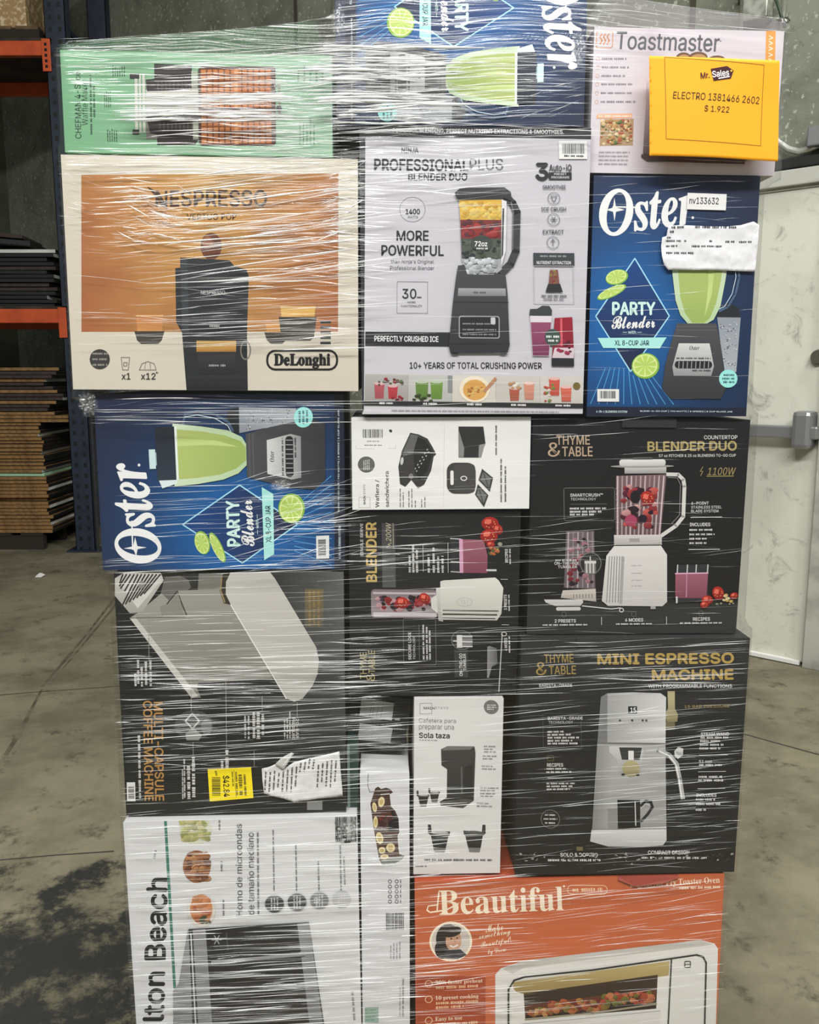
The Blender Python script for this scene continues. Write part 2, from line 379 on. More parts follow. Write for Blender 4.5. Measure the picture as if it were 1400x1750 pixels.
def art_nespresso():
    a = Art(PX['nespresso'], (90, 240, 2.5926))
    a.grid(lambda u, v: C(200, 193, 177), 2, 2)
    g1, g2, g3 = C(190, 148, 82), C(156, 94, 56), C(128, 72, 46)
    def oc(u, v):
        s = .5 + .5 * vnoise(u * 4 + v * 1.2, v * 5 - u * 2, 3) + .35 * vnoise(u * 14, v * 9 + u * 6, 5)
        e = abs(u - .5) * 1.5 + (1 - v) * .25
        return mixc(mixc(g1, g2, e), mixc(g2, g3, .5), (s - .45) * .9)
    a.grid(oc, 44, 30, (128, 148, 1266, 848))
    a.text('NESPRESSO', 705, 256, 490, 72, C(66, 44, 28), off=.018)
    a.poly([(418, 200), (446, 214), (482, 262), (512, 303), (486, 290), (452, 240)], C(66, 44, 28))
    a.text('VERTUO POP', 706, 337, 220, 28, C(66, 44, 28), off=.012)
    dk, dk2 = C(44, 47, 50), C(30, 32, 34)
    # cups
    for x0, x1, y0, ym, y1, cc in ((372, 492, 770, 845, 902, C(176, 112, 62)), (948, 1042, 812, 850, 902, C(190, 130, 64)), (1012, 1166, 735, 782, 888, C(206, 166, 88))):
        a.poly([(x0, y0), (x1, y0), (x1 - 4, ym), (x0 + 4, ym)], cc, mixc(cc, C(230, 180, 110), .4))
        a.poly([(x0 - 8, ym), (x1 + 6, ym), (x1 - 6, y1 - 16), (x1 - 22, y1), (x0 + 22, y1), (x0 + 4, y1 - 16)], C(58, 52, 46), C(74, 70, 64))
        a.line([(x0, y0 + 6), (x1, y0 + 6)], 5, C(216, 180, 130))
    for i in range(5): a.rect(1188, 800 + i * 23, 1234, 812 + i * 23, dk)
    # machine
    a.ell(705, 468, 47, 60, C(104, 62, 44)); a.ell(690, 452, 22, 30, C(140, 88, 62))
    a.poly([(568, 518), (785, 530), (808, 556), (862, 572), (872, 605), (864, 850), (575, 850), (550, 805), (546, 565), (568, 562)], C(46, 49, 52), C(38, 41, 44))
    a.poly([(570, 522), (600, 524), (606, 850), (576, 850)], C(58, 62, 66))
    a.poly([(576, 850), (864, 850), (868, 1108), (596, 1108)], C(44, 46, 48), dk2)
    a.line([(580, 855), (864, 855)], 5, C(84, 87, 90))
    a.text('NESPRESSO', 713, 673, 106, 18, C(196, 196, 194), off=.01)
    a.greek(698, 822, 742, 822, 12, C(170, 170, 170))
    a.rect(640, 888, 816, 937, C(204, 166, 92), C(168, 120, 58)); a.poly([(640, 937), (816, 937), (800, 1040), (664, 1040)], C(54, 54, 55), C(30, 30, 31))
    a.ring(858, 930, 24, 44, 6, C(120, 116, 108)); a.greek(695, 998, 770, 998, 10, C(150, 150, 150))
    a.poly([(600, 1042), (866, 1042), (868, 1108), (600, 1108)], C(40, 42, 44), C(26, 27, 28))
    a.ell(210, 970, 45, 45, C(56, 55, 53))
    for y in (945, 970, 995): a.greek(178, y, 244, y, 9, C(150, 146, 138))
    ic = C(120, 114, 104)
    a.line([(305, 962), (343, 962), (337, 1018), (312, 1018)], 3, ic, True); a.line([(316, 985), (332, 985), (330, 1000), (317, 1000)], 3, ic, True)
    a.line([(386, 1018), (398, 990), (424, 980), (452, 990), (462, 1018)], 3, ic, True); a.line([(410, 1015), (414, 985)], 2, ic); a.line([(436, 1015), (434, 985)], 2, ic)
    a.text('x1', 327, 1046, 38, 28, C(50, 46, 42), off=.02); a.text('x12', 426, 1046, 64, 28, C(50, 46, 42), off=.02); a.greek(460, 1030, 470, 1030, 8, C(50, 46, 42))
    a.orect(954, 932, 1262, 1016, 9, C(24, 23, 22), 36)
    a.text('DeLonghi', 1108, 979, 246, 64, C(24, 23, 22), font='serif', off=.028)
    return a

def art_green():
    a = Art(PX['green'], (0, 0, 2.3333))
    a.grid(lambda u, v: mixc(C(110, 160, 120), C(140, 174, 148), u), 8, 2)
    t = C(28, 62, 42)
    a.text('CHEFMAN 4-Slice', 311, 422, 268, 25, t, 90, off=.012); a.text('Waffle Maker', 338, 412, 182, 25, t, 90)
    for x, y0, y1 in ((364, 300, 540), (377, 345, 470)): a.greek(x, y1, x, y0, 9, t, int(x))
    a.block(450, 262, 505, 306, 6, t, True, 2); a.block(416, 355, 446, 430, 4, t, True, 3); a.block(425, 505, 470, 568, 5, t, True, 4)
    a.block(1180, 262, 1300, 330, 5, C(60, 100, 76), True, 8, .3); a.block(1190, 470, 1260, 580, 5, C(60, 100, 76), True, 9, .3)
    # waffle maker
    a.rect(585, 318, 800, 560, C(120, 118, 110)); a.rect(585, 360, 800, 470, C(182, 182, 172), C(150, 150, 142))
    a.poly([(620, 255), (770, 262), (770, 362), (590, 366), (586, 320), (620, 316)], C(48, 40, 38)); a.poly([(586, 468), (806, 460), (806, 540), (780, 582), (628, 582), (628, 540), (600, 535)], C(46, 38, 36))
    for i in range(9): a.line([(634 + i * 16, 330), (634 + i * 16, 360)], 4, C(86, 74, 68)); a.line([(640 + i * 16, 490), (640 + i * 16, 520)], 4, C(86, 74, 68))
    a.rect(768, 285, 792, 352, C(170, 178, 160)); a.rect(772, 490, 794, 560, C(165, 170, 156))
    for x, w in ((547, 12), (562, 8), (577, 10)): a.line([(x, 300), (x, 530)], w, C(196, 194, 184))
    a.rect(522, 296, 560, 316, C(50, 46, 44)); a.rect(530, 520, 556, 540, C(50, 46, 44))
    a.rrect(795, 268, 1102, 585, 16, C(76, 48, 40)); a.rect(806, 280, 1084, 576, C(196, 122, 66), C(178, 104, 54), (1, 0))
    g = C(118, 66, 34)
    for i in range(1, 12): a.line([(806 + i * 23.2, 282), (806 + i * 23.2, 574)], 6 if i != 6 else 14, g if i != 6 else C(214, 150, 96))
    for i in range(1, 13): a.line([(808, 280 + i * 22.8), (1082, 280 + i * 22.8)], 6, g)
    a.rect(800, 432, 1090, 446, C(70, 44, 36))
    a.line([(1098, 345), (1116, 342), (1118, 470)], 8, C(130, 134, 124)); a.ell(1115, 436, 11, 14, C(44, 42, 44))
    return a

def art_toast():
    a = Art(PX['toast'], (1000, 30, 4))
    a.grid(lambda u, v: mixc(C(206, 199, 204), C(190, 180, 186), .7 * math.exp(-((u - .3) / .06) ** 2)), 20, 4)
    o, gt = C(208, 140, 96), C(92, 92, 100)
    a.orect(40, 77, 154, 193, 6, o, 16)
    for x in (72, 97, 122): a.line([(x + 6, 95), (x - 8, 115), (x + 8, 140), (x - 6, 168)], 9, o)
    a.text('Toastmaster', 542, 158, 722, 122, gt, rot=-2.6, off=.012); a.ell(912, 160, 5, 5, gt, n=8)
    a.rect(1228, 86, 1296, 332, C(226, 152, 72)); 
    for k, y in enumerate((130, 168, 206, 250, 290)): a.line([(1250, y), (1278, y + 14), (1250, y + 24)], 6, C(244, 226, 206))
    for k, y in enumerate((268, 328, 387, 446, 507, 568)):
        a.ring(56, y, 14, 14, 4, C(206, 168, 150)); a.greek(84, y, (255, 275, 250, 305, 298, 328)[k], y + 4, 15, C(126, 120, 126), k)
    a.rect(60, 652, 308, 684, C(222, 168, 132)); a.greek(72, 668, 300, 670, 12, C(240, 220, 205))
    a.rect(88, 690, 320, 872, C(170, 140, 104)); 
    a.blobs(95, 700, 312, 862, [C(196, 150, 92), C(222, 196, 140), C(180, 92, 62), C(98, 120, 62), C(236, 214, 170)], 110, 6, 18, 11)
    for k in range(4): a.greek(84, 915 + k * 27, 300 - 6 * k, 920 + k * 27, 9, C(150, 144, 150), k)
    # toasted rounds above and the base of the maker below the sign
    for cx, cy, rx, ry in ((652, 272, 52, 36), (755, 272, 66, 38), (885, 290, 60, 28)):
        a.ell(cx, cy, rx, ry, C(104, 72, 48)); a.ell(cx + 3, cy + 6, rx * .8, ry * .75, C(178, 136, 86))
    a.poly([(380, 936), (1100, 1000), (1100, 1018), (420, 985), (378, 955)], C(74, 62, 66))
    a.poly([(405, 430), (1290, 520), (1290, 930), (1100, 996), (420, 940), (390, 930)], C(186, 176, 180), C(70, 58, 62))
    return a

def art_duo():
    a = Art(PX['duo'], (600, 200, 3.2558))
    a.grid(lambda u, v: mixc(C(192, 190, 196), C(214, 212, 214), 1.4 * (.25 - v) if v < .25 else 0), 4, 12)
    dk = C(40, 40, 44)
    a.poly([(0, 0), (1400, 0), (1375, 122), (900, 112), (35, 112)], C(34, 36, 40)); a.poly([(20, 100), (72, 112), (82, 1640), (70, 1670), (30, 1670)], C(48, 48, 52))
    a.text('POWERFUL BLENDING, PERFECT NUTRIENT EXTRACTIONS & SMOOTHIES.', 720, 76, 980, 28, C(215, 215, 215), -.6, off=.018)
    a.text('NINJA', 330, 184, 96, 32, dk, off=.03)
    a.text('PROFESSIONAL', 396, 270, 540, 66, dk, -.3, off=.028); a.text('PLUS', 768, 266, 190, 66, C(88, 88, 94), off=.012)
    a.text('BLENDER DUO', 490, 338, 336, 40, dk, off=.028); a.ell(656, 322, 4, 4, dk, n=8)
    a.ring(346, 525, 74, 72, 2.5, C(110, 110, 116)); a.text('1400', 348, 537, 80, 30, dk, off=.03); a.text('WATTS', 348, 568, 58, 14, C(90, 90, 96), off=.01)
    a.text('MORE', 348, 674, 180, 56, dk, off=.022); a.text('POWERFUL', 348, 758, 352, 58, dk, off=.022)
    a.text("than Ninja's Original", 347, 823, 244, 26, C(84, 84, 92)); a.text('Professional Blender', 346, 856, 250, 22, C(84, 84, 92))
    a.orect(262, 933, 434, 1108, 3, C(140, 140, 146)); a.text('30', 331, 1000, 78, 54, dk, off=.014); a.greek(374, 1020, 400, 1020, 9, dk)
    a.text('MORE', 344, 1047, 44, 11, C(90, 90, 96), off=.01); a.text('FUNCTIONALITY', 345, 1068, 118, 12, C(90, 90, 96), off=.01)
    a.rect(85, 1212, 560, 1290, C(38, 40, 42)); a.text('PERFECTLY CRUSHED ICE', 316, 1250, 358, 30, C(222, 222, 222), off=.022)
    a.text('10+ YEARS OF TOTAL CRUSHING POWER', 702, 1392, 732, 34, dk, .5, off=.016)
    # recipe strip
    cols = [C(150, 146, 142), C(172, 172, 166), C(196, 190, 180), C(184, 178, 170), C(190, 184, 176)]
    for i in range(5):
        x0 = 86 + i * 243; x1 = min(x0 + 241, 1292)
        a.rect(x0, 1446, x1, 1592, mixc(cols[i], WHITE, .2), cols[i])
    def glass(x0, x1, y0, y1, c, top=None):
        a.poly([(x0, y0), (x1, y0), (x1 - 5, y1), (x0 + 5, y1)], c, mixc(c, BLACK, .25)); a.ell((x0 + x1) / 2, y0, (x1 - x0) / 2, 9, top or mixc(c, WHITE, .45), n=14)
    glass(138, 196, 1496, 1578, C(172, 84, 92)); glass(214, 270, 1508, 1578, C(178, 58, 66)); a.blobs(120, 1470, 300, 1505, [C(96, 66, 60), C(150, 40, 50), C(80, 96, 60)], 12, 7, 14, 1); a.blobs(236, 1566, 318, 1586, [C(150, 40, 50), C(80, 20, 40)], 8, 6, 11, 2)
    glass(368, 440, 1484, 1576, C(98, 132, 58)); glass(452, 520, 1482, 1576, C(108, 144, 62)); a.blobs(352, 1556, 470, 1588, [C(64, 84, 42), C(50, 60, 36)], 12, 8, 15, 3); a.rect(548, 1448, 574, 1540, C(130, 134, 132))
    a.ell(696, 1520, 84, 72, C(226, 214, 190)); a.ell(698, 1524, 66, 56, C(206, 156, 84)); a.blobs(655, 1490, 745, 1560, [C(184, 120, 60), C(224, 186, 110)], 16, 7, 15, 4); a.line([(752, 1530), (812, 1462)], 18, C(176, 128, 96))
    glass(888, 944, 1512, 1580, C(170, 88, 66)); glass(968, 1026, 1484, 1572, C(206, 140, 118)); a.blobs(890, 1478, 950, 1512, [C(232, 226, 210), C(196, 150, 110)], 10, 8, 15, 5)
    glass(1106, 1166, 1458, 1550, C(198, 84, 66)); glass(1170, 1230, 1502, 1580, C(204, 100, 78)); a.blobs(1060, 1470, 1130, 1580, [C(222, 212, 196), C(120, 140, 70), C(190, 80, 60)], 12, 7, 13, 6); a.ell(1258, 1496, 20, 20, C(110, 96, 46))
    a.rect(82, 1590, 1294, 1614, C(40, 40, 42))
    for i in range(5): a.greek(168 + i * 243, 1602, 250 + i * 243, 1602, 11, C(220, 220, 220), i)
    a.greek(236, 1640, 1160, 1636, 7, C(130, 130, 134), 5)
    # right column
    a.rect(1180, 132, 1340, 236, C(222, 222, 220)); a.bars(1200, 148, 1326, 206, BLACK, 26, 4); a.greek(1210, 218, 1320, 220, 12, BLACK)
    a.text('3', 1083, 308, 66, 92, dk, off=.04); a.text('Auto-iQ', 1187, 287, 126, 40, dk, off=.016)
    a.rect(1121, 312, 1250, 353, dk); a.text('PRESET', 1186, 322, 70, 12, C(210, 210, 210), off=.01); a.text('PROGRAMS', 1186, 341, 100, 13, C(210, 210, 210), off=.01)
    lt = C(96, 96, 102)
    for t, x, y, w in (('SMOOTHIE', 1151, 397, 130), ('ICE CRUSH', 1146, 522, 138), ('EXTRACT', 1142, 650, 116)): a.text(t, x, y, w, 23, C(64, 64, 70), off=.014)
    for x, y in ((1148, 461), (1145, 580), (1139, 710)): a.ring(x, y, 35, 35, 3, lt)
    a.line([(1132, 448), (1164, 448), (1152, 478), (1144, 478)], 4, lt, True)
    for k in range(3): t = k * math.pi / 3; a.line([(1145 + 18 * math.cos(t), 580 + 18 * math.sin(t)), (1145 - 18 * math.cos(t), 580 - 18 * math.sin(t))], 4, lt)
    a.line([(1139, 728), (1139, 694)], 4, lt); a.line([(1128, 704), (1139, 692), (1150, 704)], 4, lt)
    a.rect(1028, 768, 1257, 838, C(58, 62, 64)); a.greek(1066, 786, 1214, 786, 10, C(150, 154, 154)); a.text('NUTRIENT EXTRACTION', 1142, 822, 190, 17, C(220, 222, 222), off=.014)
    a.orect(1030, 840, 1250, 1046, 3, C(176, 176, 180)); a.poly([(1120, 860), (1164, 860), (1172, 940), (1112, 940)], C(120, 76, 66)); a.blobs(1122, 868, 1162, 935, [C(150, 130, 70), C(140, 50, 50)], 12, 5, 10, 2)
    a.poly([(1108, 940), (1176, 940), (1190, 985), (1094, 985)], dk); a.greek(1070, 1006, 1212, 1006, 11, C(90, 90, 96)); a.greek(1082, 1024, 1194, 1024, 10, C(110, 110, 116))
    # to-go cups
    a.poly([(1006, 1080), (1046, 1078), (1076, 1060), (1114, 1062), (1128, 1084), (1126, 1116), (1002, 1116)], C(58, 60, 62)); a.poly([(1006, 1117), (1126, 1117), (1108, 1336), (1018, 1336)], C(214, 206, 212)); a.poly([(1009, 1152), (1122, 1152), (1107, 1334), (1019, 1334)], C(140, 72, 102), C(114, 50, 80))
    a.poly([(1142, 1128), (1240, 1122), (1246, 1346), (1124, 1346)], C(148, 28, 46), C(118, 26, 44)); a.poly([(1140, 1290), (1246, 1290), (1244, 1350), (1124, 1350)], C(206, 190, 196)); a.blobs(1150, 1250, 1235, 1320, [C(90, 24, 40), C(160, 50, 80)], 14, 8, 16, 8)
    a.rect(1122, 1346, 1245, 1390, C(34, 34, 38)); a.rect(1172, 1130, 1184, 1280, C(206, 90, 100)); a.ell(1130, 1234, 44, 46, C(58, 78, 72)); a.greek(1094, 1230, 1170, 1230, 15, C(215, 220, 218)); a.greek(1104, 1252, 1160, 1252, 12, C(215, 220, 218))
    # the blender
    hd = C(58, 59, 62)
    a.line([(880, 455), (915, 490), (938, 540), (930, 760), (900, 830), (850, 880)], 42, hd); a.line([(905, 480), (918, 540), (912, 750)], 8, C(100, 102, 106))
    gl = [(610, 462), (862, 462), (850, 862), (812, 892), (650, 892), (626, 810)]
    a.poly(gl, C(160, 162, 164)); a.poly([(612, 470), (856, 470), (852, 590), (618, 590)], C(214, 172, 70)); a.blobs(630, 486, 850, 592, [C(232, 196, 90), C(218, 168, 60), C(238, 210, 120)], 46, 15, 26, 1)
    a.poly([(618, 584), (852, 584), (848, 700), (622, 700)], C(120, 52, 50)); a.blobs(640, 596, 838, 690, [C(168, 58, 56), C(140, 40, 42), C(96, 50, 58)], 30, 16, 28, 2)
    a.poly([(622, 690), (848, 690), (846, 800), (626, 800)], C(78, 84, 76)); a.blobs(634, 700, 836, 800, [C(66, 80, 60), C(96, 106, 92), C(48, 54, 50)], 40, 10, 20, 3)
    a.blobs(650, 800, 830, 884, [C(196, 202, 204), C(166, 172, 176), C(216, 220, 222)], 46, 12, 22, 4)
    a.poly([(852, 470), (880, 480), (872, 760), (846, 850)], C(214, 214, 216)); a.poly([(856, 520), (866, 520), (858, 780), (848, 800)], hd)
    a.ell(738, 716, 62, 44, C(64, 70, 66)); a.text('72oz', 734, 720, 70, 28, C(235, 235, 235), off=.02); a.greek(708, 746, 772, 746, 10, C(220, 220, 220))
    a.poly([(586, 432), (620, 402), (868, 400), (905, 428), (908, 478), (868, 462), (612, 470), (596, 462)], C(62, 63, 66), C(44, 45, 48))
    a.poly([(604, 842), (640, 838), (656, 890), (800, 896), (812, 880), (872, 900), (882, 1010), (890, 1280), (878, 1322), (562, 1326), (552, 1285), (576, 1040), (590, 930)], C(66, 67, 70), C(44, 45, 48))
    a.poly([(606, 968), (870, 968), (872, 1010), (602, 1012)], C(156, 157, 160), C(118, 119, 122)); a.greek(690, 992, 765, 992, 12, C(70, 70, 74))
    a.line([(580, 1046), (884, 1046)], 7, C(38, 39, 42)); a.line([(556, 1276), (890, 1272)], 6, C(36, 36, 39))
    a.rrect(608, 1120, 836, 1244, 14, C(150, 151, 154)); a.rrect(614, 1126, 830, 1238, 10, C(32, 33, 36))
    for y in (1164, 1196, 1222): a.greek(630, y, 816, y, 9, C(140, 141, 144), y)
    a.rrect(786, 1128, 812, 1166, 6, C(190, 190, 192)); a.rect(566, 1318, 606, 1332, C(30, 30, 32)); a.rect(836, 1316, 874, 1328, C(30, 30, 32))
    return a

def art_waffle():
    a = Art(PX['waffle'], (580, 700, 4.1176)); dk, gy = C(52, 52, 50), C(110, 110, 108)
    a.grid(lambda u, v: C(226, 226, 222), 2, 2)
    a.line([(742, 95), (730, 690)], 2, C(188, 188, 186))
    a.bars(166, 137, 306, 198, C(60, 60, 58), 24, 7); a.greek(196, 222, 280, 222, 9, gy); a.greek(176, 250, 300, 250, 9, gy, 3)
    for p in ([(118, 250), (118, 276), (250, 276)], [(398, 245), (398, 272), (340, 272)]): a.line(p, 2, C(160, 160, 158))
    a.ell(188, 388, 60, 58, C(96, 96, 93)); a.block(165, 350, 214, 426, 4, C(206, 206, 202), True, 5, .6); a.ell(362, 148, 12, 10, dk, 40)
    a.orect(134, 622, 212, 697, 2.5, C(150, 150, 148)); a.text('MAIN', 172, 642, 60, 16, dk, 90, off=.02); a.text('STAYS', 172, 566, 70, 16, gy, 90)
    a.text('Waflera /', 264, 596, 196, 30, C(46, 46, 45), 90, off=.012); a.text('sandwichera', 332, 564, 256, 27, C(46, 46, 45), 90, off=.012)
    for x, y0 in ((426, 556), (447, 585), (487, 570), (508, 560), (532, 640), (577, 630), (600, 615)): a.greek(x, 692, x, y0, 9, gy, x)
    # opened maker
    a.poly([(500, 160), (560, 172), (622, 202), (655, 258), (682, 312), (664, 330), (645, 430), (595, 530), (552, 556), (505, 497), (462, 546), (425, 526), (414, 402), (440, 290)], C(58, 57, 55))
    a.poly([(505, 170), (555, 182), (552, 300), (445, 330), (455, 280)], C(96, 95, 92)); a.poly([(520, 300), (552, 190), (610, 215), (662, 300), (620, 430), (560, 500), (530, 440)], C(36, 36, 35))
    for i in range(6):
        for j in range(2): a.ell(534 + i * 17 + j * 9, 415 - i * 27 + j * 18, 4.5, 7, C(170, 170, 166), 30, 8)
    a.line([(440, 300), (640, 300)], 4, C(120, 119, 116)); a.ell(440, 362, 11, 28, C(190, 190, 186), 8); a.ell(503, 470, 16, 20, C(120, 118, 116))
    # carry case, closed maker, plates
    a.poly([(840, 115), (1015, 115), (1030, 235), (985, 335), (840, 335)], C(46, 46, 45)); a.poly([(842, 140), (880, 270), (876, 333), (842, 333)], C(130, 130, 127)); a.poly([(984, 246), (1026, 236), (1000, 333), (980, 333)], C(140, 140, 138)); a.line([(880, 262), (988, 246)], 3, C(84, 84, 82))
    a.rrect(756, 372, 960, 594, 58, C(62, 61, 59)); a.rrect(806, 380, 956, 588, 30, C(70, 69, 67)); a.rrect(781, 428, 804, 532, 11, C(224, 224, 220)); a.ring(876, 484, 24, 18, 7, C(214, 214, 210)); a.line([(808, 545), (950, 535)], 3, C(104, 103, 100))
    for q in ([(1005, 415), (1083, 480), (1060, 580), (980, 495)], [(975, 525), (1050, 605), (1018, 690), (955, 600)]):
        a.poly(q, C(58, 58, 57)); c = (sum(p[0] for p in q) / 4, sum(p[1] for p in q) / 4); qi = [(c[0] + (p[0] - c[0]) * .75, c[1] + (p[1] - c[1]) * .75) for p in q]
        a.poly(qi, C(108, 108, 106)); a.line([qi[0], qi[2]], 6, C(56, 56, 55)); a.line([qi[1], qi[3]], 4, C(150, 150, 147))
    for x, y1, y0 in ((1105, 315, 105), (1140, 652, 342), (1170, 650, 395)): a.greek(x, y1, x, y0, 13, gy, x)
    return a

def strawberry(a, x, y, r, rot=0):
    a.ell(x, y, r, r * .82, C(176, 42, 36), rot, 18, C(120, 22, 24)); a.ell(x - r * .25, y - r * .25, r * .4, r * .3, C(222, 106, 88), rot, 12)
    for k in range(7): t = k * 2.4; a.ell(x + r * .55 * math.cos(t), y + r * .45 * math.sin(t), r * .07, r * .07, C(226, 170, 110), 0, 6)

def art_counter():
    a = Art(PX['counter'], (890, 700, 3.4146)); w, g = C(206, 205, 202), C(120, 118, 114)
    a.grid(lambda u, v: mixc(C(24, 24, 25), C(48, 49, 48), 1 if v < .135 else .25 * max(0, v - .8)), 4, 30)
    tb = C(182, 158, 132)
    a.text('THYME', 310, 172, 194, 54, tb, off=.012); a.text('TABLE', 334, 240, 176, 56, tb, off=.012); a.text('&', 200, 228, 76, 84, tb); 
    a.text('COUNTERTOP', 1171, 161, 194, 22, w, off=.016); a.text('BLENDER DUO', 1004, 212, 518, 54, C(170, 152, 98), off=.03)
    a.text('57 oz PITCHER & 25 oz BLENDING TO-GO CUP', 1034, 268, 450, 16, w, off=.012)
    a.text('1100W', 1176, 362, 160, 44, C(160, 142, 92), shear=.2); a.line([(1066, 335), (1050, 362), (1066, 362), (1052, 388)], 4, C(150, 132, 84)); a.line([(1088, 391), (1246, 391)], 4, C(170, 152, 90)); 
    a.orect(252, 456, 548, 650, 3, g, 10); a.text('SMARTCRUSH™', 384, 498, 190, 18, w, off=.02); a.text('TECHNOLOGY', 365, 522, 148, 15, w); a.line([(290, 553), (500, 551)], 2, g)
    for k, (x1, y) in enumerate(((500, 578), (470, 597), (435, 614))): a.greek(285, y, x1, y, 13, w, k)
    a.text('6-POINT', 1048, 551, 102, 17, w, off=.02); a.text('STAINLESS STEEL', 1085, 575, 178, 16, w, off=.01); a.text('BLADE SYSTEM', 1075, 598, 160, 16, w, off=.01)
    a.line([(992, 636), (1174, 634)], 4, w); a.text('INCLUDES', 1047, 678, 120, 20, w, off=.024)
    for k, (x1, y) in enumerate(((1124, 710), (1132, 737), (1085, 763), (1085, 789))): a.greek(984, y, x1, y, 12, w, k)
    a.line([(978, 827), (1162, 827)], 4, w)
    # tumbler at left
    a.poly([(262, 715), (425, 712), (428, 1060), (244, 1050)], C(104, 92, 96))
    for i in range(6): a.line([(275 + i * 28, 720), (264 + i * 30, 1050)], 8, mixc(C(170, 160, 162), C(104, 92, 96), (i % 2) * .6))
    a.blobs(280, 735, 410, 1030, [C(40, 26, 34), C(130, 40, 56), C(170, 120, 130), C(60, 40, 50)], 34, 10, 22, 5)
    a.poly([(236, 1066), (430, 1058), (432, 1136), (224, 1110)], C(198, 190, 182), C(160, 152, 146)); 
    for i in range(7): a.line([(300 + i * 18, 1090), (300 + i * 18, 1112)], 5, C(120, 112, 106))
    a.text('ON-THE-GO', 257, 903, 134, 18, w, off=.02); a.text('TUMBLER', 266, 925, 112, 16, w, off=.02); a.greek(196, 885, 320, 885, 10, w)
    a.ell(402, 905, 64, 66, C(42, 42, 43)); a.ring(402, 905, 64, 66, 5, C(112, 112, 110)); a.rect(366, 890, 434, 906, w); a.rect(366, 906, 432, 968, C(120, 118, 116)); 
    for i in range(3): a.line([(378 + i * 20, 906), (378 + i * 20, 962)], 7, w)
    a.line([(400, 865), (400, 890)], 6, w)
    a.poly([(125, 1120), (350, 1122), (356, 1136), (340, 1160), (190, 1160), (135, 1138)], w, C(170, 168, 164)); a.rrect(195, 1166, 340, 1188, 10, C(196, 194, 190))
    a.line([(350, 1160), (520, 1180), (575, 1174)], 6, w); a.ring(580, 1188, 14, 14, 5, w)
    # blender
    a.line([(855, 378), (920, 380), (950, 410), (956, 450), (948, 630), (905, 684), (820, 742)], 22, C(206, 204, 200)); a.line([(860, 396), (915, 400), (932, 440), (926, 620), (880, 670)], 5, C(120, 118, 116))
    a.poly([(556, 385), (852, 378), (815, 738), (550, 738)], C(118, 92, 96), C(96, 76, 80))
    for i in range(11): a.line([(566 + i * 27, 388), (562 + i * 24.5, 735)], 9, mixc(C(196, 178, 180), C(118, 92, 96), (i * 37 % 10) / 13))
    a.blobs(600, 450, 790, 720, [C(150, 50, 56), C(44, 26, 38), C(200, 90, 80), C(90, 30, 50), C(206, 150, 150)], 46, 14, 34, 9)
    strawberry(a, 740, 520, 46, 60); a.ell(668, 510, 30, 38, C(26, 22, 26)); a.ell(710, 640, 26, 24, C(34, 24, 34)); a.ell(640, 650, 36, 34, C(160, 62, 90))
    for i in range(8): a.line([(556, 460 + i * 34), (568, 460 + i * 34)], 3, w)
    a.rect(606, 334, 850, 372, C(196, 194, 190), C(150, 148, 146)); a.ell(710, 329, 186, 9, C(150, 148, 145)); a.rrect(576, 288, 846, 328, 16, C(224, 222, 218), C(188, 186, 182)); a.rect(655, 274, 770, 290, C(64, 64, 64))
    a.rect(540, 736, 820, 798, C(206, 202, 198), C(166, 162, 158)); a.rect(630, 758, 690, 778, C(150, 146, 142)); a.line([(548, 797), (812, 797)], 5, C(90, 88, 86))
    a.poly([(540, 802), (815, 802), (850, 856), (848, 1140), (820, 1166), (500, 1160), (464, 1130), (494, 860)], C(216, 213, 209), C(190, 187, 183))
    for i in range(6): a.line([(512 + i * 15, 864), (492 + i * 17, 1140)], 5, C(128, 126, 123))
    a.poly([(582, 866), (600, 866), (584, 1150), (566, 1150)], C(160, 157, 154))
    for y in (920, 966, 1008, 1042): a.greek(640, y, 704, y, 7, C(160, 156, 152), y)
    a.rect(500, 1160, 540, 1172, C(60, 60, 60)); a.rect(750, 1164, 780, 1182, C(160, 158, 155))
    # glass and fruit
    a.poly([(905, 918), (1096, 915), (1086, 1140), (900, 1145)], C(46, 48, 50)); a.poly([(898, 970), (1090, 968), (1080, 1118), (896, 1116)], C(152, 92, 108), C(124, 68, 84))
    for x in (912, 970, 1022, 1090): a.line([(x, 918), (x - 3, 968)], 7, C(190, 190, 190))
    a.line([(898, 970), (1090, 968)], 8, C(210, 160, 186)); a.line([(965, 975), (962, 1112)], 5, C(190, 140, 166)); a.line([(905, 1110), (905, 1145)], 10, C(200, 200, 200))
    for x, y, r in ((1085, 1130, 34), (1068, 1158, 26), (1150, 1090, 42), (1242, 1106, 24)): strawberry(a, x, y, r, x)
    a.blobs(1180, 1100, 1232, 1140, [C(206, 176, 96), C(220, 200, 150)], 10, 8, 14, 3); a.blobs(1130, 1145, 1250, 1165, [C(150, 156, 130), C(60, 60, 64)], 10, 6, 11, 4)
    for t, x, y, ww in (('2 PRESETS', 247, 1248, 124), ('4 MODES', 652, 1246, 106), ('RECIPES', 1049, 1244, 100)): a.text(t, x, y, ww, 20, w, off=.026)
    for x0, x1, y in ((114, 376, 1272), (545, 756, 1270), (922, 1170, 1268)): a.greek(x0, y, x1, y, 10, w, x0)
    for x in (460, 843): a.line([(x, 1228), (x, 1274)], 3, w)
    for x in (240, 650, 1046): a.orect(x - 12, 1196, x + 12, 1224, 3, C(110, 108, 104), 4)
    return a

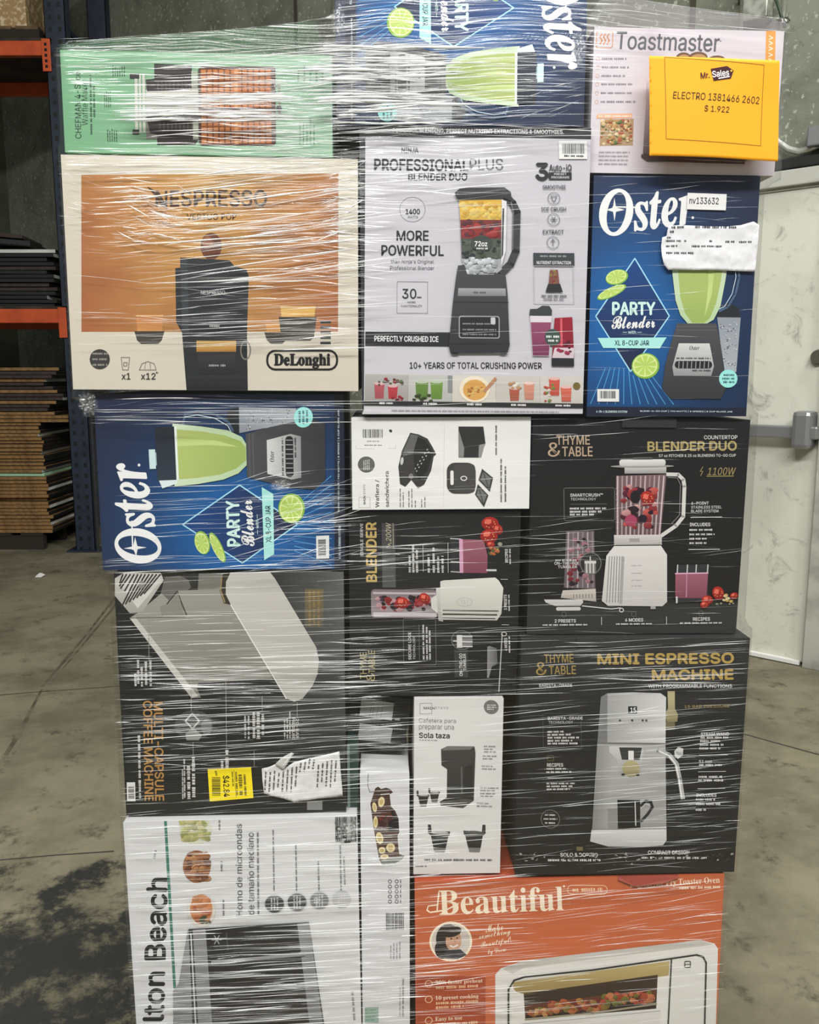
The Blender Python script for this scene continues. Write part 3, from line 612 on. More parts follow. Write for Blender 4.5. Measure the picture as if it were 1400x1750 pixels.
def art_single():
    a = Art(PX['single'], (580, 860, 4.1176)); w, g = C(206, 205, 202), C(122, 120, 116)
    a.grid(lambda u, v: mixc(C(26, 26, 27), C(38, 39, 40), .8 * math.exp(-((u - .5) / .4) ** 2 - ((v - .7) / .4) ** 2)), 10, 10)
    a.text('SINGLE SERVE', 162, 272, 238, 20, w, 90, off=.012); a.text('BLENDER', 231, 360, 430, 72, C(190, 164, 100), 90, off=.03)
    a.rect(308, 150, 404, 616, C(86, 86, 87), C(64, 64, 65), (0, -1)); a.text('200W', 356, 214, 130, 38, C(190, 180, 150), 90, shear=.2); a.line([(340, 325), (368, 312), (350, 305), (378, 292)], 4, C(190, 180, 150)); a.line([(390, 330), (390, 150)], 3, C(190, 180, 150))
    for x, y0 in ((506, 385), (532, 312), (558, 335), (642, 376), (678, 325), (710, 390), (741, 385)): a.greek(x, 506, x, y0, 18, w, x)
    a.line([(603, 500), (603, 308)], 3, w); a.line([(780, 505), (782, 290)], 3, w)
    a.poly([(800, 250), (1030, 265), (1060, 500), (800, 502)], C(44, 46, 48))
    for y in (258, 340, 425, 498): a.line([(800, y), (874, y + 4)], 7, C(190, 190, 188))
    a.poly([(868, 264), (1036, 266), (1062, 380), (1056, 506), (868, 506)], C(152, 92, 108), C(124, 68, 84), (0, 1)); a.rect(862, 262, 888, 506, C(206, 156, 182)); a.line([(1055, 485), (1120, 485)], 14, C(196, 196, 194))
    for x, y, r in ((1085, 150, 62), (1075, 240, 62), (1140, 190, 40), (1085, 300, 30)): strawberry(a, x, y, r, x)
    a.blobs(1075, 320, 1135, 375, [C(210, 180, 100), C(190, 110, 70), C(90, 100, 60)], 14, 9, 18, 3); a.ell(1152, 296, 16, 14, C(150, 146, 130))
    # blender lying on its side
    a.rrect(226, 630, 700, 832, 26, C(122, 110, 112), C(150, 140, 142)); a.rect(240, 650, 690, 664, C(186, 178, 180)); a.rect(240, 796, 690, 822, C(192, 186, 188))
    a.blobs(262, 686, 660, 775, [C(140, 36, 44), C(44, 30, 38), C(166, 58, 62), C(84, 60, 70), C(196, 150, 156)], 52, 16, 34, 6); strawberry(a, 450, 725, 50, 10); strawberry(a, 610, 690, 42, 40)
    a.poly([(655, 690), (700, 660), (700, 800), (655, 760)], C(206, 204, 198)); a.poly([(690, 618), (722, 612), (738, 856), (705, 850)], C(206, 204, 198), C(160, 158, 154))
    a.poly([(722, 568), (745, 560), (1112, 536), (1136, 556), (1168, 610), (1150, 795), (1118, 842), (738, 842), (722, 780)], C(218, 216, 208), C(186, 184, 176))
    for y, hh in ((776, 9), (803, 13), (830, 8)): a.line([(738, y), (1130 - (y - 770) * .4, y)], hh, C(70, 69, 66))
    a.ring(892, 714, 55, 32, 4, C(170, 168, 160)); a.text('T&T', 892, 714, 60, 26, C(170, 168, 160), 0)
    a.orect(454, 838, 684, 1165, 3, g, 12); a.text('SECURE LOCK', 498, 1032, 196, 20, w, 90, off=.022); a.text('TECHNOLOGY', 529, 1046, 165, 16, w, 90); a.line([(566, 1130), (566, 880)], 3, g)
    for x, y0 in ((596, 880), (620, 895), (641, 910)): a.greek(x, 1128, x, y0, 14, w, x)
    a.rect(812, 1050, 908, 1250, C(56, 57, 57)); a.text('ON-THE-GO', 858, 1160, 158, 22, w, 90, off=.022); a.text('TUMBLER', 884, 1142, 120, 19, w, 90, off=.02)
    a.ell(868, 985, 76, 70, C(46, 47, 47)); a.ring(868, 985, 76, 70, 5, C(112, 112, 110)); a.rect(832, 950, 870, 1040, w); a.rect(870, 950, 942, 1036, C(112, 112, 112))
    for y in (958, 996, 1030): a.line([(868, y), (940, y)], 8, w)
    a.line([(806, 993), (832, 993)], 7, w)
    a.poly([(1046, 1030), (1062, 1024), (1112, 1040), (1116, 1150), (1075, 1170), (1052, 1250), (1040, 1250)], C(140, 140, 138), C(90, 90, 90), (1, 0)); a.line([(1152, 940), (1120, 1345)], 8, C(172, 172, 170)); a.ring(1165, 938, 20, 16, 5, w)
    for t, x, y, ww in (('RECIPES', 1195, 378, 96), ('3 PRESETS', 1180, 712, 108), ('4 MODES', 1176, 1010, 90)): a.text(t, x, y, ww, 20, w, 90, off=.024); a.greek(x + 25, y + 60, x + 25, y - 55, 11, w, y)
    for y in (548, 872): a.line([(1150, y), (1200, y)], 3, w)
    tb = C(170, 158, 112); a.text('THYME', 166, 1178, 190, 46, tb, 90, off=.01); a.text('TABLE', 226, 1150, 160, 46, tb, 90, off=.01); a.text('&', 218, 1256, 62, 60, tb, 90)
    return a

def art_capsule():
    a = Art(PX['capsule'], (190, 960, 3.3333)); w, g = C(206, 205, 202), C(126, 124, 120)
    a.grid(lambda u, v: mixc(C(30, 31, 30), C(110, 110, 108), max(0, u - .62) * 2.2 * max(0, v - .1)), 14, 14)
    a.rect(1108, 150, 1212, 372, C(112, 98, 66), C(92, 88, 78), (0, 1)); 
    for x in (1135, 1160, 1185): a.greek(x, 160, x, 365, 14, C(136, 116, 70), x)
    body, hi, sh = C(152, 149, 140), C(192, 189, 182), C(112, 110, 104)
    a.poly([(510, 62), (660, 60), (650, 155), (505, 155)], C(120, 118, 111)); a.poly([(320, 85), (400, 75), (450, 90), (470, 140), (430, 170), (330, 240), (290, 200)], C(104, 102, 96)); a.poly([(400, 70), (512, 62), (505, 152), (470, 152), (455, 100)], C(46, 46, 44))
    a.poly([(300, 175), (345, 220), (395, 160), (640, 150), (690, 240), (928, 672), (505, 692), (490, 715), (515, 780), (462, 782), (118, 318), (170, 285)], body, C(128, 125, 117), (.3, 1))
    a.poly([(118, 318), (150, 312), (500, 770), (462, 782)], hi); a.line([(120, 318), (430, 312)], 5, C(96, 94, 88))
    a.line([(330, 238), (390, 164), (412, 230), (440, 300)], 8, C(64, 63, 60)); a.line([(345, 240), (400, 178)], 5, C(180, 178, 170)); a.poly([(392, 168), (412, 240), (432, 312), (300, 310), (290, 250), (345, 235)], C(134, 131, 123))
    a.poly([(648, 62), (690, 60), (660, 120), (660, 180), (690, 242), (650, 232), (628, 160)], C(56, 50, 40)); a.line([(640, 80), (634, 160), (656, 226)], 8, C(150, 132, 92))
    a.poly([(690, 56), (912, 50), (940, 90), (1172, 488), (1186, 560), (1178, 640), (1150, 710), (1092, 785), (1045, 804), (1000, 782), (690, 240), (662, 180), (664, 110)], C(196, 193, 186), C(178, 175, 168), (.4, 1))
    a.line([(690, 242), (1000, 784)], 6, C(226, 224, 218))
    # drip tray
    a.poly([(40, 90), (90, 58), (298, 56), (314, 100), (190, 285), (120, 290), (38, 190)], C(196, 193, 186), C(160, 157, 150)); a.poly([(58, 105), (105, 66), (290, 64), (302, 100), (165, 262), (66, 120)], C(206, 204, 198))
    for i in range(11): x = 85 + i * 21; a.line([(x, 68), (max(66, x - 60 + i * 2), min(250, 120 + i * 14))] if i < 4 else [(x, 68), (x - 92, 225 - (i - 6) * 12)], 9, C(54, 53, 50))
    a.ell(190, 126, 18, 22, C(140, 137, 130))
    # print reading downwards
    gd = C(184, 136, 76)
    a.text('MULTI-CAPSULE', 272, 1095, 580, 50, gd, -90, off=.022); a.text('COFFEE MACHINE', 212, 1092, 585, 50, gd, -90, off=.022)
    for x, y0, y1 in ((160, 1000, 1380), (232, 562, 712), (206, 570, 705), (182, 600, 714), (162, 560, 700), (146, 640, 716)): a.greek(x, y0, x, y1, 15, w, x)
    a.ell(473, 940, 108, 88, C(72, 73, 72)); a.line([(465, 872), (505, 915), (465, 960), (425, 915)], 9, C(196, 196, 192), True); a.poly([(425, 990), (470, 955), (520, 1000), (500, 1028), (430, 1028)], C(150, 150, 147)); a.ell(545, 950, 30, 48, C(112, 112, 110))
    for x, y0, y1, th in ((866, 875, 1000, 17), (840, 865, 1020, 22), (815, 865, 1020, 17), (785, 885, 1020, 10), (765, 885, 1015, 10), (1020, 860, 1020, 9), (990, 910, 1020, 9), (1005, 900, 1020, 9), (468, 1125, 1375, 20), (440, 1180, 1375, 20), (416, 1140, 1375, 10), (405, 1200, 1375, 8), (660, 1085, 1200, 20), (632, 1150, 1200, 16)): a.greek(x, y0, x, y1, th, w, x)
    a.text('20-BAR', 1062, 960, 116, 17, w, -90, off=.02); a.text('PRESSURE', 1040, 958, 128, 17, w, -90, off=.02)
    for x, y0, y1 in ((460, 380, 860), (658, 660, 1080), (863, 770, 860), (1062, 806, 890), (815, 1090, 1180), (468, 1040, 1120), (225, 320, 560)): a.line([(x, y0), (x, y1)], 3, C(150, 149, 145))
    a.rect(1116, 1385, 1204, 1440, C(132, 132, 130)); a.rect(86, 1276, 134, 1388, C(220, 220, 218)); a.bars(94, 1300, 128, 1372, C(40, 40, 40), 18, 3, True)
    return a

def art_microwave():
    a = Art(PX['microwave'], (200, 1380, 3.1818)); gy = C(120, 120, 120); a.vmin = -.245
    a.grid(lambda u, v: C(216, 216, 216), 2, 2)
    a.text('Hamilton Beach', 197, 950, 1132, 108, C(34, 34, 35), 88.2, off=.03)
    a.line([(259, 70), (304, 970)], 15, C(66, 124, 106)); a.greek(200, 280, 208, 235, 14, C(150, 150, 150))
    a.ell(420, 125, 88, 82, C(206, 208, 188)); a.blobs(350, 70, 490, 180, [C(196, 196, 128), C(170, 172, 112), C(214, 206, 150)], 60, 12, 24, 5)
    a.ell(425, 322, 74, 88, C(150, 98, 62)); a.blobs(370, 255, 480, 390, [C(168, 108, 66), C(120, 68, 44), C(196, 140, 92)], 40, 14, 30, 6)
    a.ell(448, 556, 76, 92, C(214, 208, 200)); a.ell(448, 550, 60, 80, C(206, 132, 84)); a.blobs(410, 490, 490, 610, [C(214, 142, 96), C(186, 104, 64)], 24, 14, 24, 7); a.blobs(440, 590, 500, 625, [C(60, 40, 36), C(80, 90, 60)], 10, 8, 16, 8)
    for x, y1, y0 in ((548, 120, 60), (558, 345, 290), (567, 585, 500)): a.greek(x, y1, x, y0, 10, gy, x)
    a.text('Horno de microondas', 652, 338, 500, 36, C(70, 70, 72), 90); a.text('de tamaño mediano', 716, 358, 450, 36, C(70, 70, 72), 90); a.greek(756, 585, 756, 130, 11, gy)
    for k, (x, y, r, c) in enumerate(((845, 525, 55, C(64, 64, 66)), (970, 516, 55, C(70, 70, 72)), (1095, 508, 54, C(120, 120, 121)), (1220, 500, 52, C(186, 186, 186)))):
        a.ell(x, y, r, r * .92, c); a.ring(x, y, r, r * .92, 3, C(180, 180, 180))
        for j in (-16, 0, 16): a.greek(x + j, y + 34, x + j, y - 34, 9, C(205, 205, 205), k + j)
        a.greek(x - 2, 452, x - 4, (118, 195, 290, 200)[k], 9, gy, k)
    a.text('10', 1076, 508, 30, 24, C(226, 226, 226), 90, off=.02)
    # microwave picture
    a.poly([(376, 658), (400, 656), (440, 1440), (298, 1440), (296, 985), (326, 945)], C(150, 150, 150), C(128, 128, 128)); a.poly([(380, 655), (1035, 625), (1150, 1440), (408, 1440)], C(56, 56, 57))
    a.line([(392, 680), (428, 1440)], 7, C(212, 212, 212)); a.poly([(402, 660), (470, 656), (520, 1440), (444, 1440)], C(150, 150, 150), C(120, 120, 120)); a.poly([(970, 634), (1035, 628), (1140, 1440), (1062, 1440)], C(150, 150, 150), C(112, 112, 112))
    a.poly([(476, 655), (966, 640), (1052, 1440), (520, 1440)], C(38, 38, 38), C(52, 47, 46)); a.line([(486, 800), (990, 778)], 5, C(20, 20, 20)); a.line([(505, 838), (1010, 802)], 20, C(158, 158, 157)); a.line([(508, 848), (1010, 812)], 6, C(80, 80, 80))
    for k in range(3): t = k * math.pi / 3; a.line([(530 + 26 * math.cos(t), 715 + 26 * math.sin(t)), (530 - 26 * math.cos(t), 715 - 26 * math.sin(t))], 5, C(170, 170, 170))
    a.line([(582, 680), (590, 775)], 3, C(110, 110, 110)); a.block(680, 685, 880, 750, 3, C(96, 96, 96), False, 3, .3)
    a.greek(1285, 1170, 1275, 1010, 14, C(150, 150, 150)); a.greek(1240, 420, 1236, 260, 8, gy, 4)
    a.bars(1190, 40, 1310, 180, C(70, 72, 70), 16, 12); a.blobs(1195, 60, 1300, 190, [C(60, 60, 58), C(190, 190, 188), C(110, 112, 108)], 26, 8, 16, 2)
    return a

def art_slim():
    a = Art(PX['slim'], (580, 1170, 4.6667)); dk = C(60, 60, 60); a.vmin = -.17
    a.grid(lambda u, v: C(214, 214, 215), 2, 2)
    a.line([(230, 706), (226, 800), (242, 850), (292, 842)], 5, dk)
    a.poly([(285, 822), (310, 806), (332, 826), (372, 816), (405, 826), (428, 852), (402, 868), (412, 960), (446, 992), (474, 1052), (480, 1160), (466, 1190), (474, 1290), (480, 1330), (524, 1345), (500, 1376), (448, 1402), (342, 1412), (316, 1372), (276, 1150), (246, 940), (262, 890)], C(70, 48, 42), C(86, 62, 50))
    a.poly([(420, 985), (470, 1055), (476, 1150), (390, 1160), (390, 1090)], C(24, 22, 22)); a.poly([(330, 1370), (520, 1340), (500, 1376), (448, 1402), (342, 1412)], C(120, 124, 116))
    for x, y, rx, ry, r in ((335, 925, 26, 40, 10), (280, 965, 18, 38, -10), (288, 1080, 18, 46, 0), (320, 1205, 30, 46, -12), (410, 1280, 36, 36, 0), (340, 1300, 28, 26, 0), (360, 1350, 34, 20, 0)): a.ell(x, y, rx, ry, C(222, 208, 160), r); a.ell(x, y, rx * .55, ry * .55, C(196, 172, 112), r)
    a.blobs(320, 985, 420, 1130, [C(110, 44, 42), C(70, 40, 38)], 12, 14, 30, 4); a.line([(330, 868), (400, 862)], 8, C(196, 196, 194))
    for y in (1545, 1585, 1625, 1665, 1705): a.ring(405, y, 16, 16, 6, C(90, 90, 90)); a.ring(460, y, 16, 16, 6, C(90, 90, 90)); a.greek(492, y - 14, 492, y + 14, 9, dk, y)
    a.bars(372, 1795, 520, 1935, C(70, 70, 70), 24, 5); a.block(400, 2010, 500, 2170, 4, C(150, 150, 150), True, 3); a.greek(516, 2330, 516, 2650, 16, C(130, 130, 130)); a.greek(490, 2400, 490, 2650, 10, C(150, 150, 150)); a.rect(195, 2560, 310, 2690, C(150, 172, 160)); a.block(200, 2570, 300, 2680, 4, C(110, 140, 124), False, 6)
    return a

def art_pod():
    a = Art(PX['pod'], (580, 1170, 4.6667)); dk, gy = C(58, 57, 56), C(130, 128, 126)
    a.grid(lambda u, v: C(217, 215, 212), 2, 2)
    a.line([(648, 150), (648, 236), (744, 232), (744, 196)], 4, gy); a.line([(648, 150), (744, 146), (744, 170)], 4, gy); a.text('MAIN', 722, 187, 86, 20, dk, off=.025); a.text('STAYS', 824, 184, 110, 20, gy)
    a.ell(1224, 170, 60, 58, C(112, 112, 110)); a.block(1192, 145, 1262, 196, 3, C(216, 216, 214), False, 2, .6)
    a.text('Cafetera para', 788, 292, 300, 44, C(104, 103, 101)); a.text('preparar una', 780, 350, 282, 44, C(104, 103, 101)); a.text('Sola taza', 762, 410, 246, 42, C(34, 34, 34), off=.03); a.greek(640, 450, 790, 450, 9, gy)
    a.poly([(815, 520), (870, 494), (1085, 492), (1092, 545), (1072, 930), (985, 992), (808, 976), (800, 946), (856, 910), (862, 682), (817, 652)], C(62, 61, 60), C(46, 46, 45)); a.poly([(820, 522), (872, 496), (1083, 494), (1050, 518), (830, 530)], C(112, 111, 109)); a.poly([(1000, 660), (1068, 640), (1058, 880), (990, 890)], C(40, 40, 40)); a.rect(972, 660, 984, 880, C(92, 91, 90)); a.poly([(805, 945), (990, 915), (1070, 925), (985, 988), (812, 972)], C(78, 77, 75)); a.ring(905, 938, 50, 16, 6, C(44, 44, 43))
    for x, y, sc, fl in ((668, 930, .58, -1), (758, 900, .52, -1), (795, 1250, 1, -1), (1070, 1240, 1, 1)):
        q = lambda pts: [(x + fl * p * sc, y + v * sc) for p, v in pts]
        a.poly(q([(68, -120), (92, -120), (92, -50), (60, -40)]), C(50, 50, 50)); a.poly(q([(-85, -70), (85, -60), (80, -36), (-80, -36)]), C(72, 72, 71)); a.poly(q([(-72, -38), (70, -38), (52, 60), (-50, 60)]), C(44, 44, 44)); a.poly(q([(-50, 60), (52, 60), (42, 100), (-40, 100)]), C(120, 120, 118)); a.ell(x, y - 58 * sc, 70 * sc, 12 * sc, C(180, 178, 176) if fl < 0 else C(90, 90, 88)); a.rect(x - 46 * sc, y + 54 * sc, x + 46 * sc, y + 64 * sc, C(32, 32, 32))
    for x0, x1, ys in ((1160, 1272, (490, 512, 534)), (1148, 1276, (568, 590)), (1140, 1276, (650, 672)), (1125, 1282, (824, 846, 870, 890)), (1095, 1240, (950, 972))):
        for y in ys: a.greek(x0, y, x1 - (y * 7 % 60), y, 12, gy, y)
    a.greek(672, 1412, 1210, 1398, 18, C(96, 95, 94), 4); a.greek(600, 1465, 690, 1462, 14, gy, 2)
    return a

def art_mini():
    a = Art(PX['mini'], (860, 1080, 3.1818)); w, g = C(208, 207, 205), C(120, 119, 116)
    a.grid(lambda u, v: mixc(C(28, 28, 29), C(60, 61, 62), max(0, v - .6) * 1.1), 4, 12)
    tb = C(160, 136, 80)
    a.text('THYME', 297, 140, 164, 46, tb, 1, off=.01); a.text('TABLE', 316, 203, 150, 46, tb, 1, off=.01); a.text('&', 200, 196, 64, 72, tb)
    a.text('BARISTA-GRADE', 277, 287, 184, 16, w, .5, off=.02); a.text('MINI ESPRESSO', 886, 140, 742, 54, C(176, 148, 80), .6, off=.045); a.text('MACHINE', 1035, 226, 440, 52, C(176, 148, 80), .6, off=.045); a.text('WITH PROGRAMMABLE FUNCTIONS', 1020, 287, 456, 18, w, .3, off=.02)
    a.text('15 BAR PRESSURE', 1112, 396, 246, 15, C(150, 130, 80), 1, off=.012)
    # left text
    a.orect(202, 440, 416, 636, 3, C(74, 74, 74), 8); a.text('BARISTA-GRADE', 328, 466, 194, 16, w, 1, off=.022); a.text('TECHNOLOGY', 302, 488, 138, 14, w, 1); a.line([(228, 518), (418, 513)], 2, g)
    for k, (x1, y) in enumerate(((316, 542), (356, 558), (402, 574), (366, 591), (396, 606))): a.greek(226, y, x1, y - 3, 11, w, k)
    a.orect(224, 672, 258, 700, 3, C(110, 100, 70)); a.text('RECIPES', 266, 723, 90, 18, w, 1, off=.024); a.greek(218, 745, 326, 743, 10, w); a.greek(216, 763, 356, 760, 10, w); a.line([(222, 795), (366, 792)], 3, w)
    for k, y in enumerate((826, 842, 858)): a.greek(216, y, 376 - 14 * k, y - 3, 10, w, k)
    a.ring(234, 1022, 54, 52, 3, g)
    for k, y in enumerate((1000, 1022, 1044)): a.greek(196 + 8 * (k != 1), y, 272 - 6 * (k != 1), y, 9, w, k)
    # machine
    a.poly([(505, 600), (882, 600), (882, 1075), (468, 1085)], C(172, 172, 170), C(150, 150, 148)); a.poly([(505, 612), (600, 612), (560, 1075), (470, 1085)], C(130, 130, 128), C(168, 168, 166), (1, 0))
    a.poly([(528, 348), (565, 328), (700, 322), (858, 326), (888, 348), (882, 602), (505, 602), (512, 520)], C(150, 150, 149), C(206, 206, 204), (1, 0)); a.poly([(528, 348), (565, 330), (560, 600), (505, 602)], C(120, 120, 119)); a.rect(507, 596, 882, 606, C(110, 110, 108))
    a.rect(678, 398, 728, 438, C(28, 28, 30)); a.text('15', 706, 419, 30, 26, C(230, 230, 230), off=.02)
    for x in (632, 700, 758, 778): a.ell(x, 475, 7, 7, C(70, 70, 70), n=10)
    a.poly([(896, 315), (936, 315), (936, 410), (952, 440), (948, 480), (890, 480), (884, 440), (898, 405)], C(186, 176, 138), C(140, 130, 92)); a.rect(884, 480, 935, 520, C(110, 104, 80))
    a.poly([(570, 616), (750, 616), (760, 640), (742, 776), (630, 776), (612, 690), (572, 650)], C(200, 200, 199), C(150, 150, 149)); a.poly([(625, 622), (752, 622), (738, 690), (640, 690)], C(54, 54, 54)); a.rect(676, 640, 706, 690, C(220, 220, 216)); a.ell(690, 738, 50, 46, C(178, 168, 128), 0, 24, C(140, 130, 96)); a.ell(646, 772, 10, 8, C(40, 40, 40)); a.ell(726, 770, 10, 8, C(40, 40, 40))
    a.line([(780, 640), (840, 636), (900, 660), (942, 710), (958, 790), (974, 895)], 24, C(176, 176, 175)); a.line([(845, 640), (900, 664), (938, 712), (954, 790), (968, 890)], 7, C(232, 232, 230)); a.poly([(930, 640), (952, 616), (980, 626), (976, 662), (950, 682), (932, 668)], C(206, 206, 204))
    for k in range(4): a.line([(940 + k * 9, 640 + k * 3), (950 + k * 8, 660 + k * 3)], 3, C(120, 120, 120))
    a.rect(558, 960, 612, 1065, C(140, 140, 138)); a.rect(612, 910, 738, 1068, C(24, 24, 25)); a.line([(742, 940), (770, 914), (798, 920), (806, 946), (780, 985), (742, 1026)], 15, C(40, 40, 42)); a.line([(710, 918), (712, 1050)], 6, C(196, 196, 194)); a.line([(742, 955), (766, 930), (790, 936)], 4, C(206, 206, 206))
    a.poly([(464, 1080), (882, 1052), (882, 1128), (862, 1156), (740, 1168), (556, 1168), (456, 1142)], C(214, 214, 213), C(180, 180, 178)); a.line([(466, 1076), (882, 1064)], 5, C(120, 120, 118))
    # right text
    a.text('STEAM WAND', 1153, 545, 154, 17, w, 1, off=.026)
    for k, (x0, x1, y) in enumerate(((1075, 1226, 565), (1072, 1188, 584), (1070, 1200, 604), (1068, 1182, 624), (1066, 1190, 714), (1062, 1190, 778), (1060, 1206, 797), (1046, 1150, 902), (1046, 1186, 926), (1044, 1100, 958))): a.greek(x0, y, x1, y - 2, 13, w, k)
    a.text('51 mm', 1100, 694, 70, 16, w, 1, off=.02); a.text('INCLUDES', 1103, 877, 110, 18, w, 1, off=.026)
    for x0, x1, y in ((1065, 1222, 660), (1060, 1210, 750), (1056, 1206, 842)): a.line([(x0, y), (x1, y - 4)], 3, w)
    a.text('SOLO & DOPPIO', 392, 1217, 210, 20, w, 1, off=.028); a.text('COMPACT DESIGN', 892, 1194, 228, 20, w, 1, off=.028); a.greek(216, 1250, 520, 1244, 14, w); a.greek(742, 1226, 1110, 1220, 14, w, 3); a.line([(656, 1200), (656, 1246)], 3, w); a.rect(378, 1172, 414, 1194, C(110, 100, 66))
    rnd = random.Random(9)
    for k in range(150):
        x, y = rnd.uniform(50, 1245), 1205 + abs(rnd.gauss(0, 1)) * 30; a.ell(x, min(y, 1290) + (560 - x) * .02, rnd.uniform(5, 13), rnd.uniform(3, 6), rnd.choice([C(60, 56, 52), C(20, 18, 18), C(22, 20, 20), C(150, 146, 140)]), rnd.uniform(-30, 30), 9)
    return a

def art_oven():
    a = Art(PX['oven'], (600, 1480, 2.1212)); a.vmin = -.275
    a.grid(lambda u, v: mixc(C(200, 106, 66), C(192, 100, 62), v), 2, 4)
    a.text('Beautiful', 524, 126, 436, 88, CREAM, 2.2, font='serif')
    a.line([(266, 160), (276, 168), (330, 160), (372, 138)], 5, CREAM); a.line([(266, 160), (270, 146), (300, 142)], 4, CREAM); a.line([(300, 160), (306, 98)], 5, CREAM); a.ell(745, 74, 4, 4, CREAM, n=8)
    a.orect(758, 70, 904, 102, 3, C(232, 196, 160), 15); a.greek(776, 88, 886, 84, 14, C(232, 196, 160), 2)
    a.text('Digital Air Fry Toaster Oven', 1164, 58, 350, 30, C(240, 214, 186), 3.2, font='serif'); a.greek(1180, 78, 1340, 72, 10, C(240, 214, 186))
    # portrait in a cream ring: a smiling woman with dark wavy hair
    a.ell(347, 270, 73, 70, CREAM); a.ell(347, 270, 66, 63, C(206, 200, 192)); a.ell(338, 262, 42, 54, C(46, 38, 36)); a.ell(318, 296, 26, 34, C(40, 34, 32)); a.ell(356, 268, 27, 36, C(196, 150, 122)); a.ell(350, 236, 34, 18, C(46, 38, 36), -14); a.poly([(330, 300), (378, 296), (402, 318), (370, 332), (320, 328)], C(58, 58, 62)); a.line([(344, 284), (356, 290), (370, 282)], 5, C(240, 232, 226)); a.ell(348, 260, 3, 3, C(40, 30, 28), n=8); a.ell(368, 258, 3, 3, C(40, 30, 28), n=8); a.line([(358, 262), (362, 274)], 2, C(160, 110, 88))
    for t, x, y, ww, h in (('Make', 496, 222, 62, 26), ('something', 498, 248, 112, 26), ('Beautiful!', 502, 276, 108, 28), ('by Drew', 506, 306, 64, 24)): a.text(t, x, y, ww, h, CREAM, 9, font='script')
    a.rect(230, 392, 466, 690, C(166, 72, 42))
    for k, (t, y, ww) in enumerate((('30% faster preheat', 412, 162), ('10 preset cooking', 466, 148), ('Easy to use', 540, 92))): a.ring(272, y + 4, 13, 13, 3, C(226, 180, 140)); a.text(t, 294 + ww / 2, y, ww, 18, C(238, 214, 186), 1.5, font='serif', off=0.0); a.greek(296, y + 19, 440, y + 15, 10, C(226, 180, 140), k); a.greek(296, y + 34, 390, y + 31, 10, C(226, 180, 140), k + 5) if k else None
    # toaster oven
    wh = C(218, 216, 210)
    a.poly([(500, 388), (520, 366), (600, 340), (1262, 272), (1318, 286), (1332, 306), (1328, 690), (500, 690)], C(228, 226, 221), C(206, 204, 198)); a.poly([(524, 368), (600, 340), (1262, 272), (1312, 290), (600, 366), (560, 386)], C(196, 193, 187))
    bl = C(40, 40, 40)
    a.poly([(560, 690), (556, 440), (570, 412), (606, 398), (1142, 344), (1128, 690)], C(222, 220, 214)); a.poly([(566, 416), (1142, 350), (1138, 404), (604, 460), (574, 452), (560, 434)], C(190, 170, 116), C(150, 128, 78), (0, 1)); a.poly([(600, 458), (1096, 400), (1090, 526), (606, 552)], C(62, 44, 36), C(40, 30, 27)); a.poly([(606, 500), (1092, 450), (1090, 482), (606, 534)], C(94, 52, 36))
    a.blobs(622, 515, 700, 538, [C(170, 90, 50), C(120, 120, 50), C(206, 150, 90)], 30, 6, 13, 1); a.blobs(690, 490, 900, 524, [C(176, 88, 54), C(196, 120, 70), C(120, 44, 34), C(150, 120, 60)], 70, 8, 18, 2); a.blobs(880, 468, 1072, 500, [C(176, 72, 50), C(200, 120, 76), C(120, 44, 34), C(116, 110, 50)], 60, 8, 17, 3)
    a.line([(606, 548), (850, 534), (1090, 506)], 7, C(150, 140, 120)); a.line([(592, 566), (1104, 534)], 4, C(150, 146, 140)); a.poly([(590, 566), (1104, 534), (1100, 690), (590, 690)], C(212, 210, 204))
    a.line([(546, 690), (546, 440), (566, 408), (604, 396), (850, 376), (1246, 326), (1272, 334), (1284, 356), (1276, 690)], 6, bl); a.line([(1148, 340), (1130, 690)], 5, bl); a.orect(1200, 350, 1222, 372, 3, bl, 3); a.line([(1200, 361), (1222, 361)], 2, bl)
    return a

def art_dark():
    a = Art(PX['dark'], (580, 1170, 4.6667)); a.grid(lambda u, v: C(34, 35, 36), 2, 2)
    a.poly([(60, 170), (368, 172), (404, 378), (88, 386)], C(172, 176, 174)); a.poly([(110, 478), (440, 470), (470, 668), (136, 700)], C(146, 148, 146))
    for x in (170, 195, 235, 275): a.line([(x, 240), (x + 14, 370)], 3, C(60, 60, 60))
    a.line([(170, 240), (180, 215), (200, 240)], 3, C(60, 60, 60)); a.orect(265, 580, 345, 640, 3, C(110, 112, 110)); a.poly([(425, 350), (470, 330), (480, 362), (430, 366)], C(150, 150, 150)); a.line([(306, 595), (304, 628)], 4, C(110, 112, 110))
    return a
